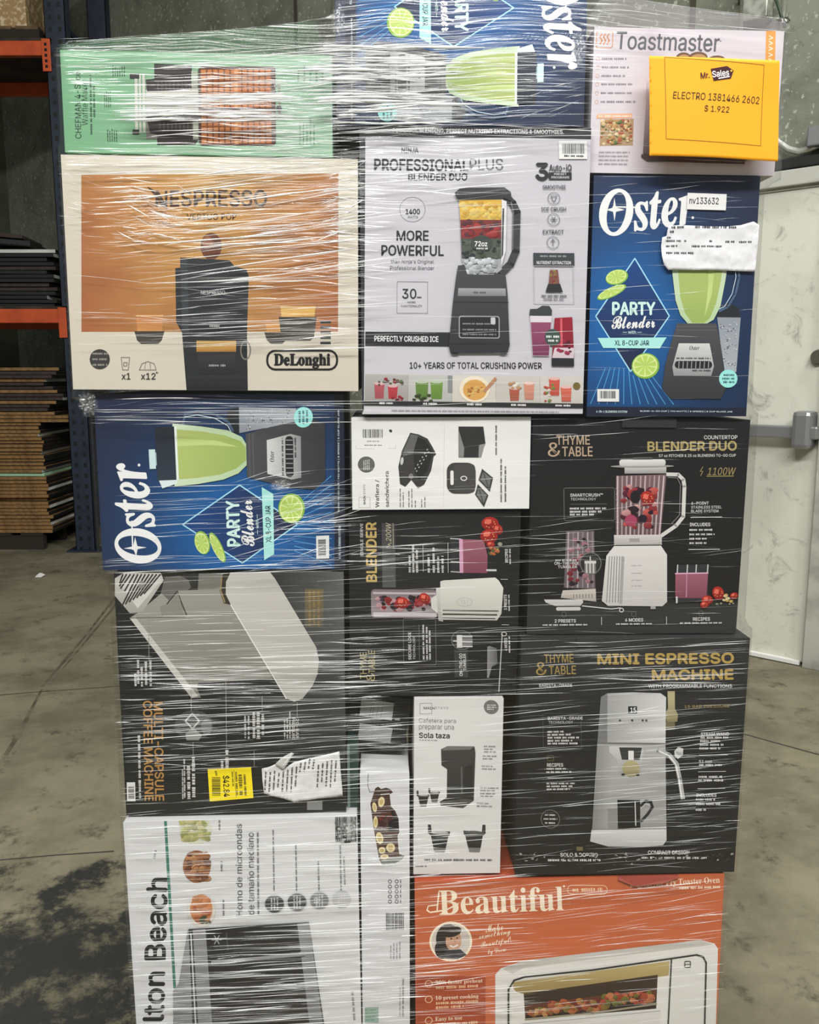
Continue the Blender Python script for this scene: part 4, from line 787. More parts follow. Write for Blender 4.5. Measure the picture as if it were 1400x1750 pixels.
# ------------------------------------------------------------------ the warehouse: floor, walls, door
def concrete(name, c1, c2, c3, scale, bump, rough=0.75, speck=None, stain_shade=None, dist=1.0):
    m = bpy.data.materials.new(name); m.use_nodes = True; nt = m.node_tree; b = nt.nodes['Principled BSDF']; L = nt.links.new
    tc = nt.nodes.new('ShaderNodeTexCoord')
    def nz(sc, det, rough_=.6, dist=0.0):
        n = nt.nodes.new('ShaderNodeTexNoise'); n.inputs['Scale'].default_value = sc; n.inputs['Detail'].default_value = det; n.inputs['Roughness'].default_value = rough_; n.inputs['Distortion'].default_value = dist
        L(tc.outputs['Object'], n.inputs['Vector']); return n.outputs['Fac']
    def rng(v, lo, hi):
        r = nt.nodes.new('ShaderNodeMapRange'); r.interpolation_type = 'SMOOTHSTEP'; r.inputs['From Min'].default_value = lo; r.inputs['From Max'].default_value = hi; L(v, r.inputs['Value']); return r.outputs['Result']
    def mx(f, a, bb):
        x = nt.nodes.new('ShaderNodeMixRGB'); L(f, x.inputs['Fac'])
        for k, v in (('Color1', a), ('Color2', bb)):
            if isinstance(v, tuple): x.inputs[k].default_value = v
            else: L(v, x.inputs[k])
        return x.outputs['Color']
    c = mx(rng(nz(scale, 10, .66, .6 * dist), .38, .66), c1, c2)
    c = mx(rng(nz(scale * 3.7, 10, .74, 1.0 * dist), .53, .72), c, c3)
    if speck:
        v = nt.nodes.new('ShaderNodeTexNoise'); v.inputs['Scale'].default_value = speck[1]; v.inputs['Detail'].default_value = 3; L(tc.outputs['Object'], v.inputs['Vector'])
        c = mx(rng(v.outputs['Fac'], speck[2], speck[2] + .06), c, speck[0])
    if stain_shade:                                  # stained patch of the slab, shade painted in with it: centre, size, colour
        mp = nt.nodes.new('ShaderNodeVectorMath'); mp.operation = 'SUBTRACT'; L(tc.outputs['Object'], mp.inputs[0]); mp.inputs[1].default_value = stain_shade[0]
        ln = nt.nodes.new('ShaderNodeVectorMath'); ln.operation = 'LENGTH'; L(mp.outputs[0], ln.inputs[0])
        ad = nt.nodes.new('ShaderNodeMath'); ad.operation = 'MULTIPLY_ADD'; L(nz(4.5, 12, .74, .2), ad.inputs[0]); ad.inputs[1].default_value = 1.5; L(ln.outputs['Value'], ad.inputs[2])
        c = mx(rng(ad.outputs[0], stain_shade[1] + .86, stain_shade[1] + .68), c, mx(rng(nz(9, 10, .75, .2), .5, .68), stain_shade[2], c2))
    L(c, b.inputs['Base Color']); b.inputs['Roughness'].default_value = rough; b.inputs['Specular IOR Level'].default_value = .3
    bp = nt.nodes.new('ShaderNodeBump'); bp.inputs['Strength'].default_value = bump; bp.inputs['Distance'].default_value = .004; L(nz(scale * 9, 8, .7), bp.inputs['Height']); L(bp.outputs['Normal'], b.inputs['Normal'])
    MATS[name] = m; return m

m_floor = concrete('floor_concrete', C(142, 136, 113), C(110, 105, 86), C(66, 63, 52), 2.1, .6, .7, stain_shade=((-1.0, 1.32, 0), .62, C(50, 50, 47)), dist=.15)
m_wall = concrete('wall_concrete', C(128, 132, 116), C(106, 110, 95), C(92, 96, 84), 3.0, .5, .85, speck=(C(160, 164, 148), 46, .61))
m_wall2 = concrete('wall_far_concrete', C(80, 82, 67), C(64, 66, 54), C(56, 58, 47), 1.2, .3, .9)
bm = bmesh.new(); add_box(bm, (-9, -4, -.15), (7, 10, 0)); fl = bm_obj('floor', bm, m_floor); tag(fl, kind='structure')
m_joint = mat('joint_dark', C(62, 58, 48), .9); m_skid = mat('skid_rubber', C(84, 78, 62), .85, noise=(C(116, 110, 90), 14, .4, .6))
def strip(name, pts, w, m, z=.0006):
    bm = bmesh.new(); P = [at_floor(*p) for p in pts]; vs = []
    for i, p in enumerate(P):
        d = (P[min(i + 1, len(P) - 1)] - P[max(i - 1, 0)]).normalized(); n = Vector((-d.y, d.x, 0)) * w * random.Random(i * 3 + int(w * 1e4)).uniform(.35, .65)
        vs.append((bm.verts.new((p + n) + Vector((0, 0, z))), bm.verts.new((p - n) + Vector((0, 0, z)))))
    for a, b in zip(vs, vs[1:]): bm.faces.new((a[0], b[0], b[1], a[1]))
    return tag(bm_obj(name, bm, m), kind='structure')
strip('trim_1', [(0, 1188), (60, 1183), (130, 1178), (215, 1172)], .007, m_joint)
strip('trim_2', [(0, 1470), (90, 1462), (195, 1455)], .005, m_joint)
strip('trim_3', [(1256, 1250), (1320, 1268), (1400, 1290)], .008, m_joint)
strip('trim_4', [(72, 1174), (110, 1130), (150, 1082), (196, 1022)], .016, m_skid); strip('trim_5', [(84, 1170), (120, 1128), (160, 1080), (204, 1026)], .012, m_skid)
strip('trim_6', [(10, 1290), (35, 1250), (60, 1200), (72, 1178)], .014, m_skid)

WO, WA = Vector((1.7452, 3.6075, 0)), math.atan2(-.647, .763)
WE, WN = Vector((math.cos(WA), math.sin(WA), 0)), Vector((-math.sin(WA), math.cos(WA), 0))
def wp(px, py, off=0.0):
    p = at_plane(px, py, WO + WN * off, WN) - WO; return p.dot(WE), p.z
def wall_obj(name, bm, m, parent=None, **k): return bm_obj(name, bm, m, parent, **({} if parent else dict(loc=WO, rot=(0, 0, WA))), **k)
bm = bmesh.new(); add_box(bm, (-8.2, .03, 0), (3.4, .25, 6.2)); tag(wall_obj('wall_right', bm, m_wall), kind='structure')
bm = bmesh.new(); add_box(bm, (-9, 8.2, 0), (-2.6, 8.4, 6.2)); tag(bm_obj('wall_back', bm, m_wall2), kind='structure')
bm = bmesh.new(); add_box(bm, (-9, -4, 6.2), (7, 10, 6.35)); tag(bm_obj('ceiling', bm, mat('ceiling_paint', C(150, 150, 145), .9)), kind='structure')
# vertical panel joints of the wall
for k, s in enumerate((wp(500, 20)[0], wp(1180, 20)[0])):
    bm = bmesh.new(); add_box(bm, (s - .012, .022, 0), (s + .012, .031, 6.2)); tag(wall_obj('trim_%d' % (7 + k), bm, m_joint), kind='structure')
# door with its frame
m_door = concrete('door_paint', C(212, 213, 197), C(203, 203, 188), C(152, 152, 139), 2.2, .15, .55)
m_frame = mat('frame_paint', C(182, 183, 172), .5, noise=(C(140, 140, 130), 8, .45, .7)); m_steel = mat('brushed_steel', C(150, 150, 150), .35, .6); m_header_shade = mat('header_shade_black', C(28, 28, 27), .7)
bm = bmesh.new(); add_box(bm, (-.985, -.005, .012), (-.045, .028, 2.0), .003); dr = tag(wall_obj('door_1', bm, m_door), kind='structure')
bm = bmesh.new(); add_box(bm, (-.975, -.09, .985), (-.03, -.03, 1.037), .006); add_box(bm, (-.985, -.03, .975), (-.93, -.004, 1.05), .004); bar = wall_obj('panic_bar', bm, m_steel, dr)
bm = bmesh.new(); add_box(bm, (-.125, -.115, .945), (-.05, -.004, 1.1), .018); wall_obj('latch_housing', bm, m_steel, dr)
bm = bmesh.new(); s, z = wp(1397, 610)
b2 = bmesh.new(); bmesh.ops.create_cone(b2, cap_ends=True, segments=24, radius1=.032, radius2=.027, depth=.03); append(bm, b2, Matrix.Translation((s + .01, -.02, z)) @ Matrix.Rotation(R(90), 4, 'X'))
wall_obj('deadbolt', bm, mat('worn_brass', C(96, 92, 82), .45, .5), dr, smooth=False)
bm = bmesh.new(); add_box(bm, (-.98, -.03, .004), (-.05, -.006, .022), .002); wall_obj('sweep_reflection', bm, mat('reflection_white', C(232, 232, 226), .5), dr)  # white strip paints in the reflection line along the door base
bm = bmesh.new(); add_box(bm, (-1.1, -.04, 2.012), (.12, .03, 2.075), .004); add_box(bm, (-1.1, -.015, 2.0), (.12, .03, 2.016), .002)
add_box(bm, (-.036, -.04, 0), (.055, .03, 2.012), .004); add_box(bm, (-1.08, -.04, 0), (-.99, .03, 2.012), .004); tag(wall_obj('door_1_frame', bm, m_frame), kind='structure')
bm = bmesh.new(); add_box(bm, (-1.6, -.02, 2.083), (.5, .03, 2.125), .006); tag(wall_obj('trim_9', bm, m_header_shade), kind='structure')  # black strip painted in for the shadow along the door header
# conduits, junction box, curved hose over the door
m_pipe = mat('galvanised', C(206, 208, 200), .3, .55); m_jb = mat('cast_box', C(176, 180, 166), .4, .3, noise=(C(120, 124, 112), 20, .4, .6))
for k, (px, lab) in enumerate(((1265, 'thin galvanised conduit running up the wall left of the junction box'), (1336, 'thin galvanised conduit running up the wall right of the junction box'))):
    s, z = wp(px, 20, -.02); zb = wp(px, 62 if k else 48, -.02)[1] - (.05 if k else 0); bm = bmesh.new(); add_tube(bm, [(s, .002, zb - .05), (s, .002, 6.15)], .0105, 12)
    o = empty('conduit_pipe', WO, (0, 0, WA)); tag(o, lab, 'pipe', 'conduits over the door'); bm_obj('pipe', bm, m_pipe, o, smooth=True)
    for zz in (zb + .12, zb + 1.4):
        bm = bmesh.new(); add_box(bm, (s - .022, -.014, zz), (s + .022, .03, zz + .018), .003); bm_obj('strap_clamp', bm, m_jb, o)
s0, z0 = wp(1277, 45); s1, _ = wp(1322, 45)
o = empty('junction_box', WO, (0, 0, WA)); tag(o, 'dull metal junction box on the wall above the white toaster carton', 'junction box')
bm = bmesh.new(); add_box(bm, (s0 + .01, -.06, z0 + .0), (s1 - .01, .03, z0 + .3), .012); bm_obj('housing', bm, m_jb, o)
bm = bmesh.new(); add_box(bm, (s0 + .004, -.072, z0 - .006), (s1 - .004, -.058, z0 + .306), .005); bm_obj('cover', bm, m_jb, o)
bm = bmesh.new(); q = [wp(x, y, -.02) for x, y in ((1322, 0), (1330, 22), (1338, 50))]; add_tube(bm, [(a + .012, -.035, b) for a, b in q], .006, 8); tag(wall_obj('signal_cable', bm, mat('cable_green', C(44, 60, 44), .5), smooth=True), 'thin dark green cable hanging beside the junction box', 'cable')
q = [wp(x, y, -.03) for x, y in ((1290, 190), (1308, 222), (1330, 243), (1346, 254), (1364, 258), (1382, 253), (1398, 246))]
o = empty('flexible_conduit', WO, (0, 0, WA)); tag(o, 'curved metal flexible conduit drooping over the door header', 'conduit'); bm = bmesh.new(); add_tube(bm, [(a, -.015, b) for a, b in q], .013, 12); bm_obj('hose', bm, m_pipe, o, smooth=True)
s, z = wp(1402, 240); bm = bmesh.new(); add_box(bm, (s - .035, -.06, z - .03), (s + .11, .03, z + .045), .006); bm_obj('end_fitting', bm, m_steel, o)
sc = at_floor(68, 986); bm = bmesh.new()
vv = [bm.verts.new((sc.x + x, sc.y + y, z)) for x, y, z in ((-.022, -.02, .002), (.02, -.028, .004), (.03, .012, .012), (.002, .03, .02), (-.03, .014, .006))]; cvt = bm.verts.new((sc.x, sc.y, .026))
for i in range(5): bm.faces.new((vv[i], vv[(i + 1) % 5], cvt))
tag(bm_obj('paper_scrap', bm, mat('scrap_white', C(226, 226, 220), .8)), 'small white paper scrap lying on the concrete floor', 'paper')

# ------------------------------------------------------------------ pallet rack at the left
m_blue = mat('rack_blue', C(36, 46, 62), .5, noise=(C(26, 34, 48), 12, .4, .65)); m_orange = mat('rack_orange', C(204, 86, 40), .45, noise=(C(178, 72, 34), 9, .4, .7)); m_hole = mat('slot_dark', C(12, 13, 16), .9)
m_slot = m_blue.copy(); m_slot.name = 'rack_blue_slotted'
def slots(m):
    nt = m.node_tree; L = nt.links.new; b = nt.nodes['Principled BSDF']; tc = nt.nodes.new('ShaderNodeTexCoord'); sp = nt.nodes.new('ShaderNodeSeparateXYZ'); L(tc.outputs['Object'], sp.inputs[0])
    def M(op, a, k, c=None):
        n = nt.nodes.new('ShaderNodeMath'); n.operation = op
        for i, v in enumerate((a, k, c)):
            if v is None: continue
            if isinstance(v, (int, float)): n.inputs[i].default_value = v
            else: L(v, n.inputs[i])
        return n.outputs[0]
    zf = M('LESS_THAN', M('FRACT', M('MULTIPLY', sp.outputs['Z'], 13.3), 0), .42)
    xa = M('LESS_THAN', M('ABSOLUTE', M('SUBTRACT', M('ABSOLUTE', sp.outputs['X'], 0), .031), 0), .011)
    x = nt.nodes.new('ShaderNodeMixRGB'); L(M('MULTIPLY', zf, xa), x.inputs['Fac']); L(b.inputs['Base Color'].links[0].from_socket, x.inputs['Color1']); x.inputs['Color2'].default_value = C(12, 13, 16); L(x.outputs['Color'], b.inputs['Base Color'])
slots(m_slot)
rack = empty('pallet_rack', (-2.315, 6.1, 0)); tag(rack, 'blue steel pallet rack with orange beams standing at the left', 'rack')
def upright(x, y, back=False):
    bm = bmesh.new(); w = .068
    add_box(bm, (x - w, y, .012), (x + w, y + .004, 5.2)); add_box(bm, (x - w, y, .012), (x - w + .004, y + .09, 5.2)); add_box(bm, (x + w - .004, y, .012), (x + w, y + .09, 5.2))
    u = bm_obj('upright', bm, m_blue if back else m_slot, rack)
    bm = bmesh.new(); add_box(bm, (x - .12, y - .05, 0), (x + .12, y + .12, .012), .002); bm_obj('base_plate', bm, m_blue, u)
for y in (0, .82): upright(0, y, y > 0)
for y in (0, .82): upright(-2.75, y, True)
for k, z in enumerate((.35, 1.15, 1.95, 2.75, 3.55, 4.35)):
    bm = bmesh.new(); add_tube(bm, [(0, .06, z), (0, .86, z + (.6 if k % 2 else 0))], .02, 6); bm_obj('brace', bm, m_blue, rack)
for zt, zb in ((3.404, 3.314), (1.692, 1.598)):
    for y in (-.006, .82):
        bm = bmesh.new(); add_box(bm, (-2.69, y, zb), (-.06, y + .05, zt), .004); bmo = bm_obj('beam', bm, m_orange, rack)
        for x in (-.07, -2.70):
            bm = bmesh.new(); add_box(bm, (x - .02, y - .008, zb - .1), (x + .035, y + .002, zt + .01), .002); cp = bm_obj('connector_plate', bm, m_orange, bmo)
            if y < 0 and zt > 3:
                bm = bmesh.new()
                for i in range(5): add_box(bm, (x - .002, y - .0095, zb - .08 + i * .034), (x + .014, y - .0075, zb - .062 + i * .034))
                bm_obj('lock_tab', bm, m_hole, bmo)
    bm = bmesh.new(); add_box(bm, (-2.69, .0, zt), (-.03, .87, zt + .018)); bm_obj('shelf_board', bm, mat('deck_board', C(66, 54, 42), .85, noise=(C(40, 34, 28), 6, .4, .6)), rack)

m_kraft = mat('kraft_board', C(144, 110, 66), .85, noise=(C(110, 82, 48), 22, .4, .65), bump=.3); m_kraft2 = mat('kraft_board_dark', C(64, 53, 49), .85, noise=(C(50, 42, 40), 18, .4, .65)); m_blackboard = mat('black_printed_board', C(22, 21, 22), .6); m_white = mat('white_board', C(206, 210, 204), .7); m_green = mat('green_board', C(164, 206, 170), .7)
rnd = random.Random(5)
def sheet_stack(x1, ys, z0, z1, n, labf, group, mats, over=None):
    z = z0; proto = {}
    for i in range(n):
        t = (z1 - z0) / n * rnd.uniform(.8, 1.12); t = min(t, z1 - z) if z1 - z > .004 else .004; f = i / n
        mm = mats(i, f); key = (mm.name, i % 5); xr = x1(f) + rnd.uniform(-.018, .018)
        if key not in proto:
            bm = bmesh.new(); th = (z1 - z0) / n * .8
            g = [(-1.5, 0), (-1.0, 0), (-.5, 0), (0, 0)]; sag = [rnd.uniform(-.002, .002) for _ in range(4)]
            for (xa, _), (xb, _), sa, sb in zip(g, g[1:], sag, sag[1:]):
                M = None; b2 = bmesh.new(); bmesh.ops.create_cube(b2, size=1)
                for v in b2.verts: e = v.co.x > 0; v.co = Vector(((xb if e else xa), .4 + v.co.y * .8, th * (v.co.z + .5) + (sb if e else sa) * (i % 3 == 0)))
                append(bm, b2)
            bmesh.ops.remove_doubles(bm, verts=bm.verts, dist=.0005); me = bpy.data.meshes.new('flattened_carton'); bmesh.ops.recalc_face_normals(bm, faces=bm.faces); bm.to_mesh(me); bm.free(); me.materials.append(mm); me.materials.append(m_white if i % 5 == 2 else m_blackboard)
            for p in me.polygons:
                if p.normal.x > .7 and mm is not m_green: p.material_index = 1
            proto[key] = me
        o = link('flattened_carton', proto[key], None, (xr, ys + rnd.uniform(-.02, .02), z), (0, 0, R(rnd.uniform(-1.2, 1.2)))); lab, gr = labf(i, f, mm); tag(o, lab, 'flattened carton', gr)
        z += (z1 - z0) / n
# stack on the floor under the rack, on a dark pallet
pal = empty('storage_pallet', (-3.4, 6.16, 0)); tag(pal, 'dark wooden pallet under the tall pile of flattened cartons', 'pallet'); m_oldwood = mat('old_wood', C(44, 37, 30), .9)
for i in range(3): box_obj('stringer', (-.78 , .0 + i * .37, 0), (.76, .06 + i * .37, .1), m_oldwood, pal)
for i in range(7): box_obj('deck_board', (-.78 + i * .23, -.005, .1), (-.78 + i * .23 + .16, .81, .122), m_oldwood, pal)
def xr_low(f): return -2.575 - .075 * f if f < .66 else (-2.40 if f < .70 else -2.50 + .06 * math.sin(f * 40))
def m_low(i, f): return m_green if i == 16 else (m_kraft if f < .66 else (m_kraft if f < .7 else (m_kraft2 if i % 3 else m_kraft)))
def l_low(i, f, m):
    if m is m_green: return 'thin pale green carton layer in the tall pile under the rack', None
    if f < .66: return 'brown flattened carton in the even lower part of the tall pile', 'flattened cartons in the lower pile'
    return ('brown' if m is m_kraft else 'dark purplish') + ' flattened carton in the ragged upper part of the tall pile', 'flattened %s cartons on top of the pile' % ('brown' if m is m_kraft else 'dark')
sheet_stack(xr_low, 6.17, .123, 1.30, 46, l_low, None, m_low)
# dark pile on the middle shelf, white board on its top
def m_mid(i, f): return m_white if i == 13 else (m_kraft2 if i in (4, 5, 9) else m_blackboard)
def l_mid(i, f, m):
    if m is m_white: return 'white flattened carton on top of the dark shelf pile', None
    return ('dark brown' if m is m_kraft2 else 'black') + ' flattened carton in the pile on the middle shelf', 'flattened %s cartons on the shelf' % ('brown' if m is m_kraft2 else 'black')
sheet_stack(lambda f: -2.47 + .035 * math.sin(f * 30), 6.2, 1.712, 2.105, 14, l_mid, None, m_mid)
o = empty('leaning_carton', (-2.62, 6.16, 2.118), (0, R(4), R(6))); tag(o, 'crumpled dark carton lying on the white carton of the shelf pile', 'flattened carton'); box_obj('panel', (-.5, 0, 0), (.02, .5, .035), m_blackboard, o, .004); box_obj('panel', (-.5, 0, .045), (-.03, .45, .07), m_kraft2, o, .004)
# wrapped load on the top beam
o = empty('shelf_pallet', (-2.9, 6.16, 3.423)); tag(o, 'wooden pallet on the top beam under the wrapped carton', 'pallet'); m_palw = mat('pallet_wood', C(120, 96, 66), .85, noise=(C(84, 66, 46), 10, .4, .6))
for i in range(3): box_obj('stringer', (-.6, i * .34, 0), (.46, .06 + i * .34, .075), m_oldwood, o)
for i in range(6): box_obj('deck_board', (-.6 + i * .18, 0, .075), (-.6 + i * .18 + .15, .74, .095), m_palw, o)
o = empty('wrapped_carton', (-2.98, 6.2, 3.52)); tag(o, 'brown carton wrapped in shiny film on the top rack beam', 'carton')
box_obj('carton', (-.5, 0, 0), (.44, .6, .6), mat('brown_carton', C(166, 136, 92), .5, noise=(C(214, 196, 160), 30, .5, .62)), o, .01); box_obj('packing_tape', (-.03, -.001, .0), (.03, .0015, .6), mat('tape_tan', C(150, 120, 80), .3), o)

# ------------------------------------------------------------------ the wrapped pallet of appliance boxes
YAW = R(2.0)
pl = empty('shipping_pallet', (0.03, 1.27, 0), (0, 0, YAW)); tag(pl, 'wooden pallet carrying the wrapped stack of appliance boxes', 'pallet')
for i in range(3): box_obj('stringer', (-.5, .01 + i * .19, .018), (.5, .05 + i * .19, .118), m_palw, pl)
for i in range(4): box_obj('deck_board', (-.5, .0 + i * .115, .118), (.5, .09 + i * .115, .14), m_palw, pl)
for i in range(3): box_obj('bottom_board', (-.5, .0 + i * .17, 0), (.5, .09 + i * .17, .018), m_palw, pl)

kr = lambda n, c: mat('carton_' + n, c, .6)
FACE = {}
def carton(key, name, label, cat, X, Z, w, h, roll, dy, col, art=None, depth=.3, full=None, group=None, shift=(0, 0)):
    """one printed carton: Empty at the lower middle of its front, > carton, printed_front"""
    r = R(roll); zc = Z; hh = h
    if full: hh = Z + h / 2 - full; zc = full + hh / 2
    Y = 1.25 + X * math.tan(YAW) + dy
    base = Vector((X, Y, zc)) - Vector((-math.sin(r) * math.cos(YAW), -math.sin(r) * math.sin(YAW), math.cos(r))) * (hh / 2)
    o = empty(name, base, (0, -r, YAW)); tag(o, label, cat, group)
    bm = bmesh.new(); add_box(bm, (-w / 2, 0, 0), (w / 2, depth, hh), .0018); bm_obj('carton', bm, kr(key, col), o)
    if art: art.build('printed_front', w, hh, 1 - h / hh, o, shift=shift)
    FACE[key] = (o, w, hh, 1 - h / hh); return o

b_mw = carton('microwave', 'microwave_box', 'white microwave carton on its side, lowest at the left of the stack', 'box', -.2556, .4053, .3549, .3494, .55, -.004, C(206, 206, 206), art_microwave(), full=.141)
b_slim = carton('slim', 'gadget_box', 'narrow white carton with a bottle of fruit slices printed on it', 'box', -.0375, .4352, .0755, .4284, .09, 0, C(206, 206, 206), art_slim(), full=.141, depth=.25)
b_oven = carton('oven', 'toaster_oven_box', 'orange toaster oven carton at the bottom right of the stack', 'box', .2534, .3438, .4880, .2556, .5, -.004, C(178, 76, 44), art_oven(), full=.1432)
b_cap = carton('capsule', 'coffee_machine_box', 'black coffee machine carton turned sideways with yellow price sticker', 'box', -.2655, .7725, .3359, .380, -.1, .008, C(44, 44, 44), art_capsule())
b_mini = carton('mini', 'espresso_machine_box', 'black espresso machine carton standing on the orange carton', 'box', .3385, .6690, .3460, .3810, -.3, -.006, C(40, 40, 41), art_mini())
b_pod = carton('pod', 'coffee_maker_box', 'white single-cup coffee maker carton beside the black espresso carton', 'box', .0746, .6205, .1360, .2880, -.2, .006, C(206, 205, 202), art_pod())
b_sing = carton('single', 'small_blender_box', 'black single-serve blender carton lying sideways under the white waffle carton', 'box', .0372, .9085, .2540, .2840, -.2, .014, C(32, 32, 33), art_single(), depth=.28)
b_cnt = carton('counter', 'countertop_blender_box', 'black countertop blender carton with a white jug blender printed on it', 'box', .3382, 1.0235, .3205, .3240, -.4, .012, C(30, 30, 31), art_counter())
b_waf = carton('waffle', 'sandwich_maker_box', 'white waffle and sandwich maker carton lying sideways mid-stack', 'box', .0461, 1.1220, .2590, .1340, .1, .006, C(214, 214, 210), art_waffle(), depth=.26)
b_left = carton('left', 'party_blender_box', 'blue blender carton lying sideways in the left column under the coffee carton', 'box', -.2705, 1.0950, .3521, .2545, -.1, .004, C(28, 40, 70), art_party(1), group='blue blender cartons')
b_par = carton('party', 'party_blender_box', 'blue blender carton standing upright with a torn white slip on it', 'box', .3726, 1.3560, .2340, .3330, .05, .004, C(26, 34, 58), art_party(0), depth=.28, group='blue blender cartons')
b_nes = carton('nespresso', 'coffee_machine_box', 'beige and orange coffee machine carton in the left column', 'box', -.2694, 1.3834, .3968, .3110, -.4, -.010, C(204, 197, 180), art_nespresso())
b_duo = carton('duo', 'blender_box', 'light grey blender carton with a tall black blender in the middle column', 'box', .0903, 1.3880, .3163, .3880, .05, -.004, C(46, 46, 50), art_duo())
b_grn = carton('green', 'waffle_maker_box', 'pale green waffle maker carton on top of the left column', 'box', -.2841, 1.6085, .3596, .1290, -.5, 0, C(116, 168, 128), art_green(), depth=.28)
b_tst = carton('toast', 'toaster_box', 'white toaster carton behind the yellow price sheet at the top', 'box', .3800, 1.6190, .2610, .1880, -.5, .006, C(198, 192, 196), art_toast(), depth=.28)
b_up = carton('upper', 'party_blender_box', 'topmost blue blender carton lying on the light grey blender carton', 'box', .0699, 1.6960, .3400, .2192, .2, .008, C(28, 38, 64), art_party(-1), depth=.28, shift=(.042, -.05), group='blue blender cartons')
b_dark = carton('dark', 'appliance_box', 'small dark tilted carton with grey panels above the narrow white carton', 'box', -.0415, .7100, .078, .086, -8.5, .05, C(30, 31, 32), art_dark(), depth=.16)
o = empty('slim_carton', Vector((-.0875, 1.2695, .5795)), (0, 0, YAW)); tag(o, 'slim dark green carton wedged beside the black coffee machine carton', 'box'); box_obj('carton', (-.0095, 0, 0), (.0085, .2, .108), kr('teal', C(36, 60, 54)), o, .001)
box_obj('pale_edge', (-.0092, -.0006, .002), (-.005, .0002, .106), kr('teal_edge', C(120, 140, 134)), o)

# stickers, tape, torn flap: fixed to their cartons
def sticker(key, name, label, quadkey, crop, draw, turn=0, gap=.0026):
    o, w, h, v0 = FACE[key]; a = Art(PX[quadkey], crop, turn, False); draw(a); return a.build(name, w, h, v0, o, PAPER_INK, gap, .00004, label)
def d_inv(a):
    a.poly([(752, 186), (1012, 196), (1008, 300), (748, 292)], C(228, 228, 226)); a.text('nv133632', 862, 238, 194, 42, C(40, 40, 42), -1.5, off=.012)
sticker('party', 'inventory_sticker', 'white sticker reading nv133632', 'party', (980, 280, 3.888), d_inv)
def d_price(a):
    a.poly([(550, 1195), (798, 1183), (810, 1366), (560, 1386)], C(250, 226, 20)); k = C(52, 48, 10)
    a.text('$42.84', 656, 1296, 124, 42, k, -88, off=.02); a.bars(574, 1242, 622, 1352, k, 18, 4, True)
    for x, y0, y1, th in ((596, 1206, 1236, 12), (712, 1212, 1350, 12), (735, 1226, 1350, 24), (760, 1226, 1352, 14), (690, 1210, 1300, 8)): a.greek(x, y0, x + 6, y1, th, C(120, 108, 20), x)
    a.line([(700, 1200), (712, 1360)], 2, C(150, 134, 20))
sticker('capsule', 'price_sticker', 'yellow price sticker reading $42.84', 'capsule', (190, 960, 3.3333), d_price)
m_tape = mat('clear_tape', C(150, 150, 146), .25)
for b, x0, x1 in ((b_mini, -.09, -.01), (b_cnt, -.03, .05)):
    w, h = (.351, .381) if b is b_mini else (.3205, .324); bm = bmesh.new(); add_box(bm, (x0, -.0032, h - .012), (x1, -.0028, h + .0004)); add_box(bm, (x0, -.003, h), (x1, .25, h + .0005)); 
    tp = bm_obj('packing_tape', bm, mat('tape_dark', C(52, 52, 53), .2), b)
bm = bmesh.new(); hz = FACE['oven'][2]
vs = [bm.verts.new(p) for p in ((.075, -.004, hz - .004), (.10, -.007, hz - .013), (.145, -.008, hz - .009), (.17, -.005, hz - .002), (.17, .0, hz + .0005), (.075, .0, hz + .0005))]; bm.faces.new(vs)
ex = bmesh.ops.extrude_face_region(bm, geom=list(bm.faces)); bmesh.ops.translate(bm, verts=[v for v in ex['geom'] if isinstance(v, bmesh.types.BMVert)], vec=(0, .0012, 0)); bm_obj('torn_flap', bm, kr('flap', C(140, 52, 34)), b_oven)

# loose papers under and on the film
def paper(name, label, cat, key, crop, quadkey, outline, col, draw, disp, gap, parts, cuts=5):
    o, w, h, v0 = FACE[key]; a = Art(PX[quadkey], crop, 0, False); toL = lambda x, y: ((a.uv(x, y)[0] - .5) * w, h * (v0 + (1 - v0) * a.uv(x, y)[1]))
    bm = bmesh.new(); vs = [bm.verts.new((p[0], 0, p[1])) for p in (toL(*q) for q in outline)]; bm.faces.new(vs)
    bmesh.ops.triangulate(bm, faces=bm.faces)
    for k in range(cuts):
        long = [e for e in bm.edges if e.calc_length() > .006]
        if not long: break
        bmesh.ops.subdivide_edges(bm, edges=long, cuts=1, use_grid_fill=False); bmesh.ops.triangulate(bm, faces=[f for f in bm.faces if len(f.verts) > 3])
    cx = sum(v.co.x for v in bm.verts) / len(bm.verts); cz = min(v.co.z for v in bm.verts)
    for v in bm.verts: v.co.y = -disp(v.co.x, v.co.z); v.co.x -= cx; v.co.z -= cz
    for f in bm.faces: f.smooth = True
    me = bpy.data.meshes.new(name); bmesh.ops.recalc_face_normals(bm, faces=bm.faces); bm.to_mesh(me); bm.free(); me.materials.append(mat(name + '_paper', col, .7))
    r = link(name, me); tag(r, label, cat)
    bpy.context.view_layer.update(); M = o.matrix_world @ Matrix.Translation((cx, -gap, cz)); r.matrix_world = M
    md = r.modifiers.new('thickness', 'SOLIDIFY'); md.thickness = .0002; md.offset = 0
    draw(a); p = a.build(parts, w, h, v0, r, PAPER_INK, .0004, .000015)
    for v in p.data.vertices: v.co.y -= disp(v.co.x, v.co.z); v.co.x -= cx; v.co.z -= cz
    return r
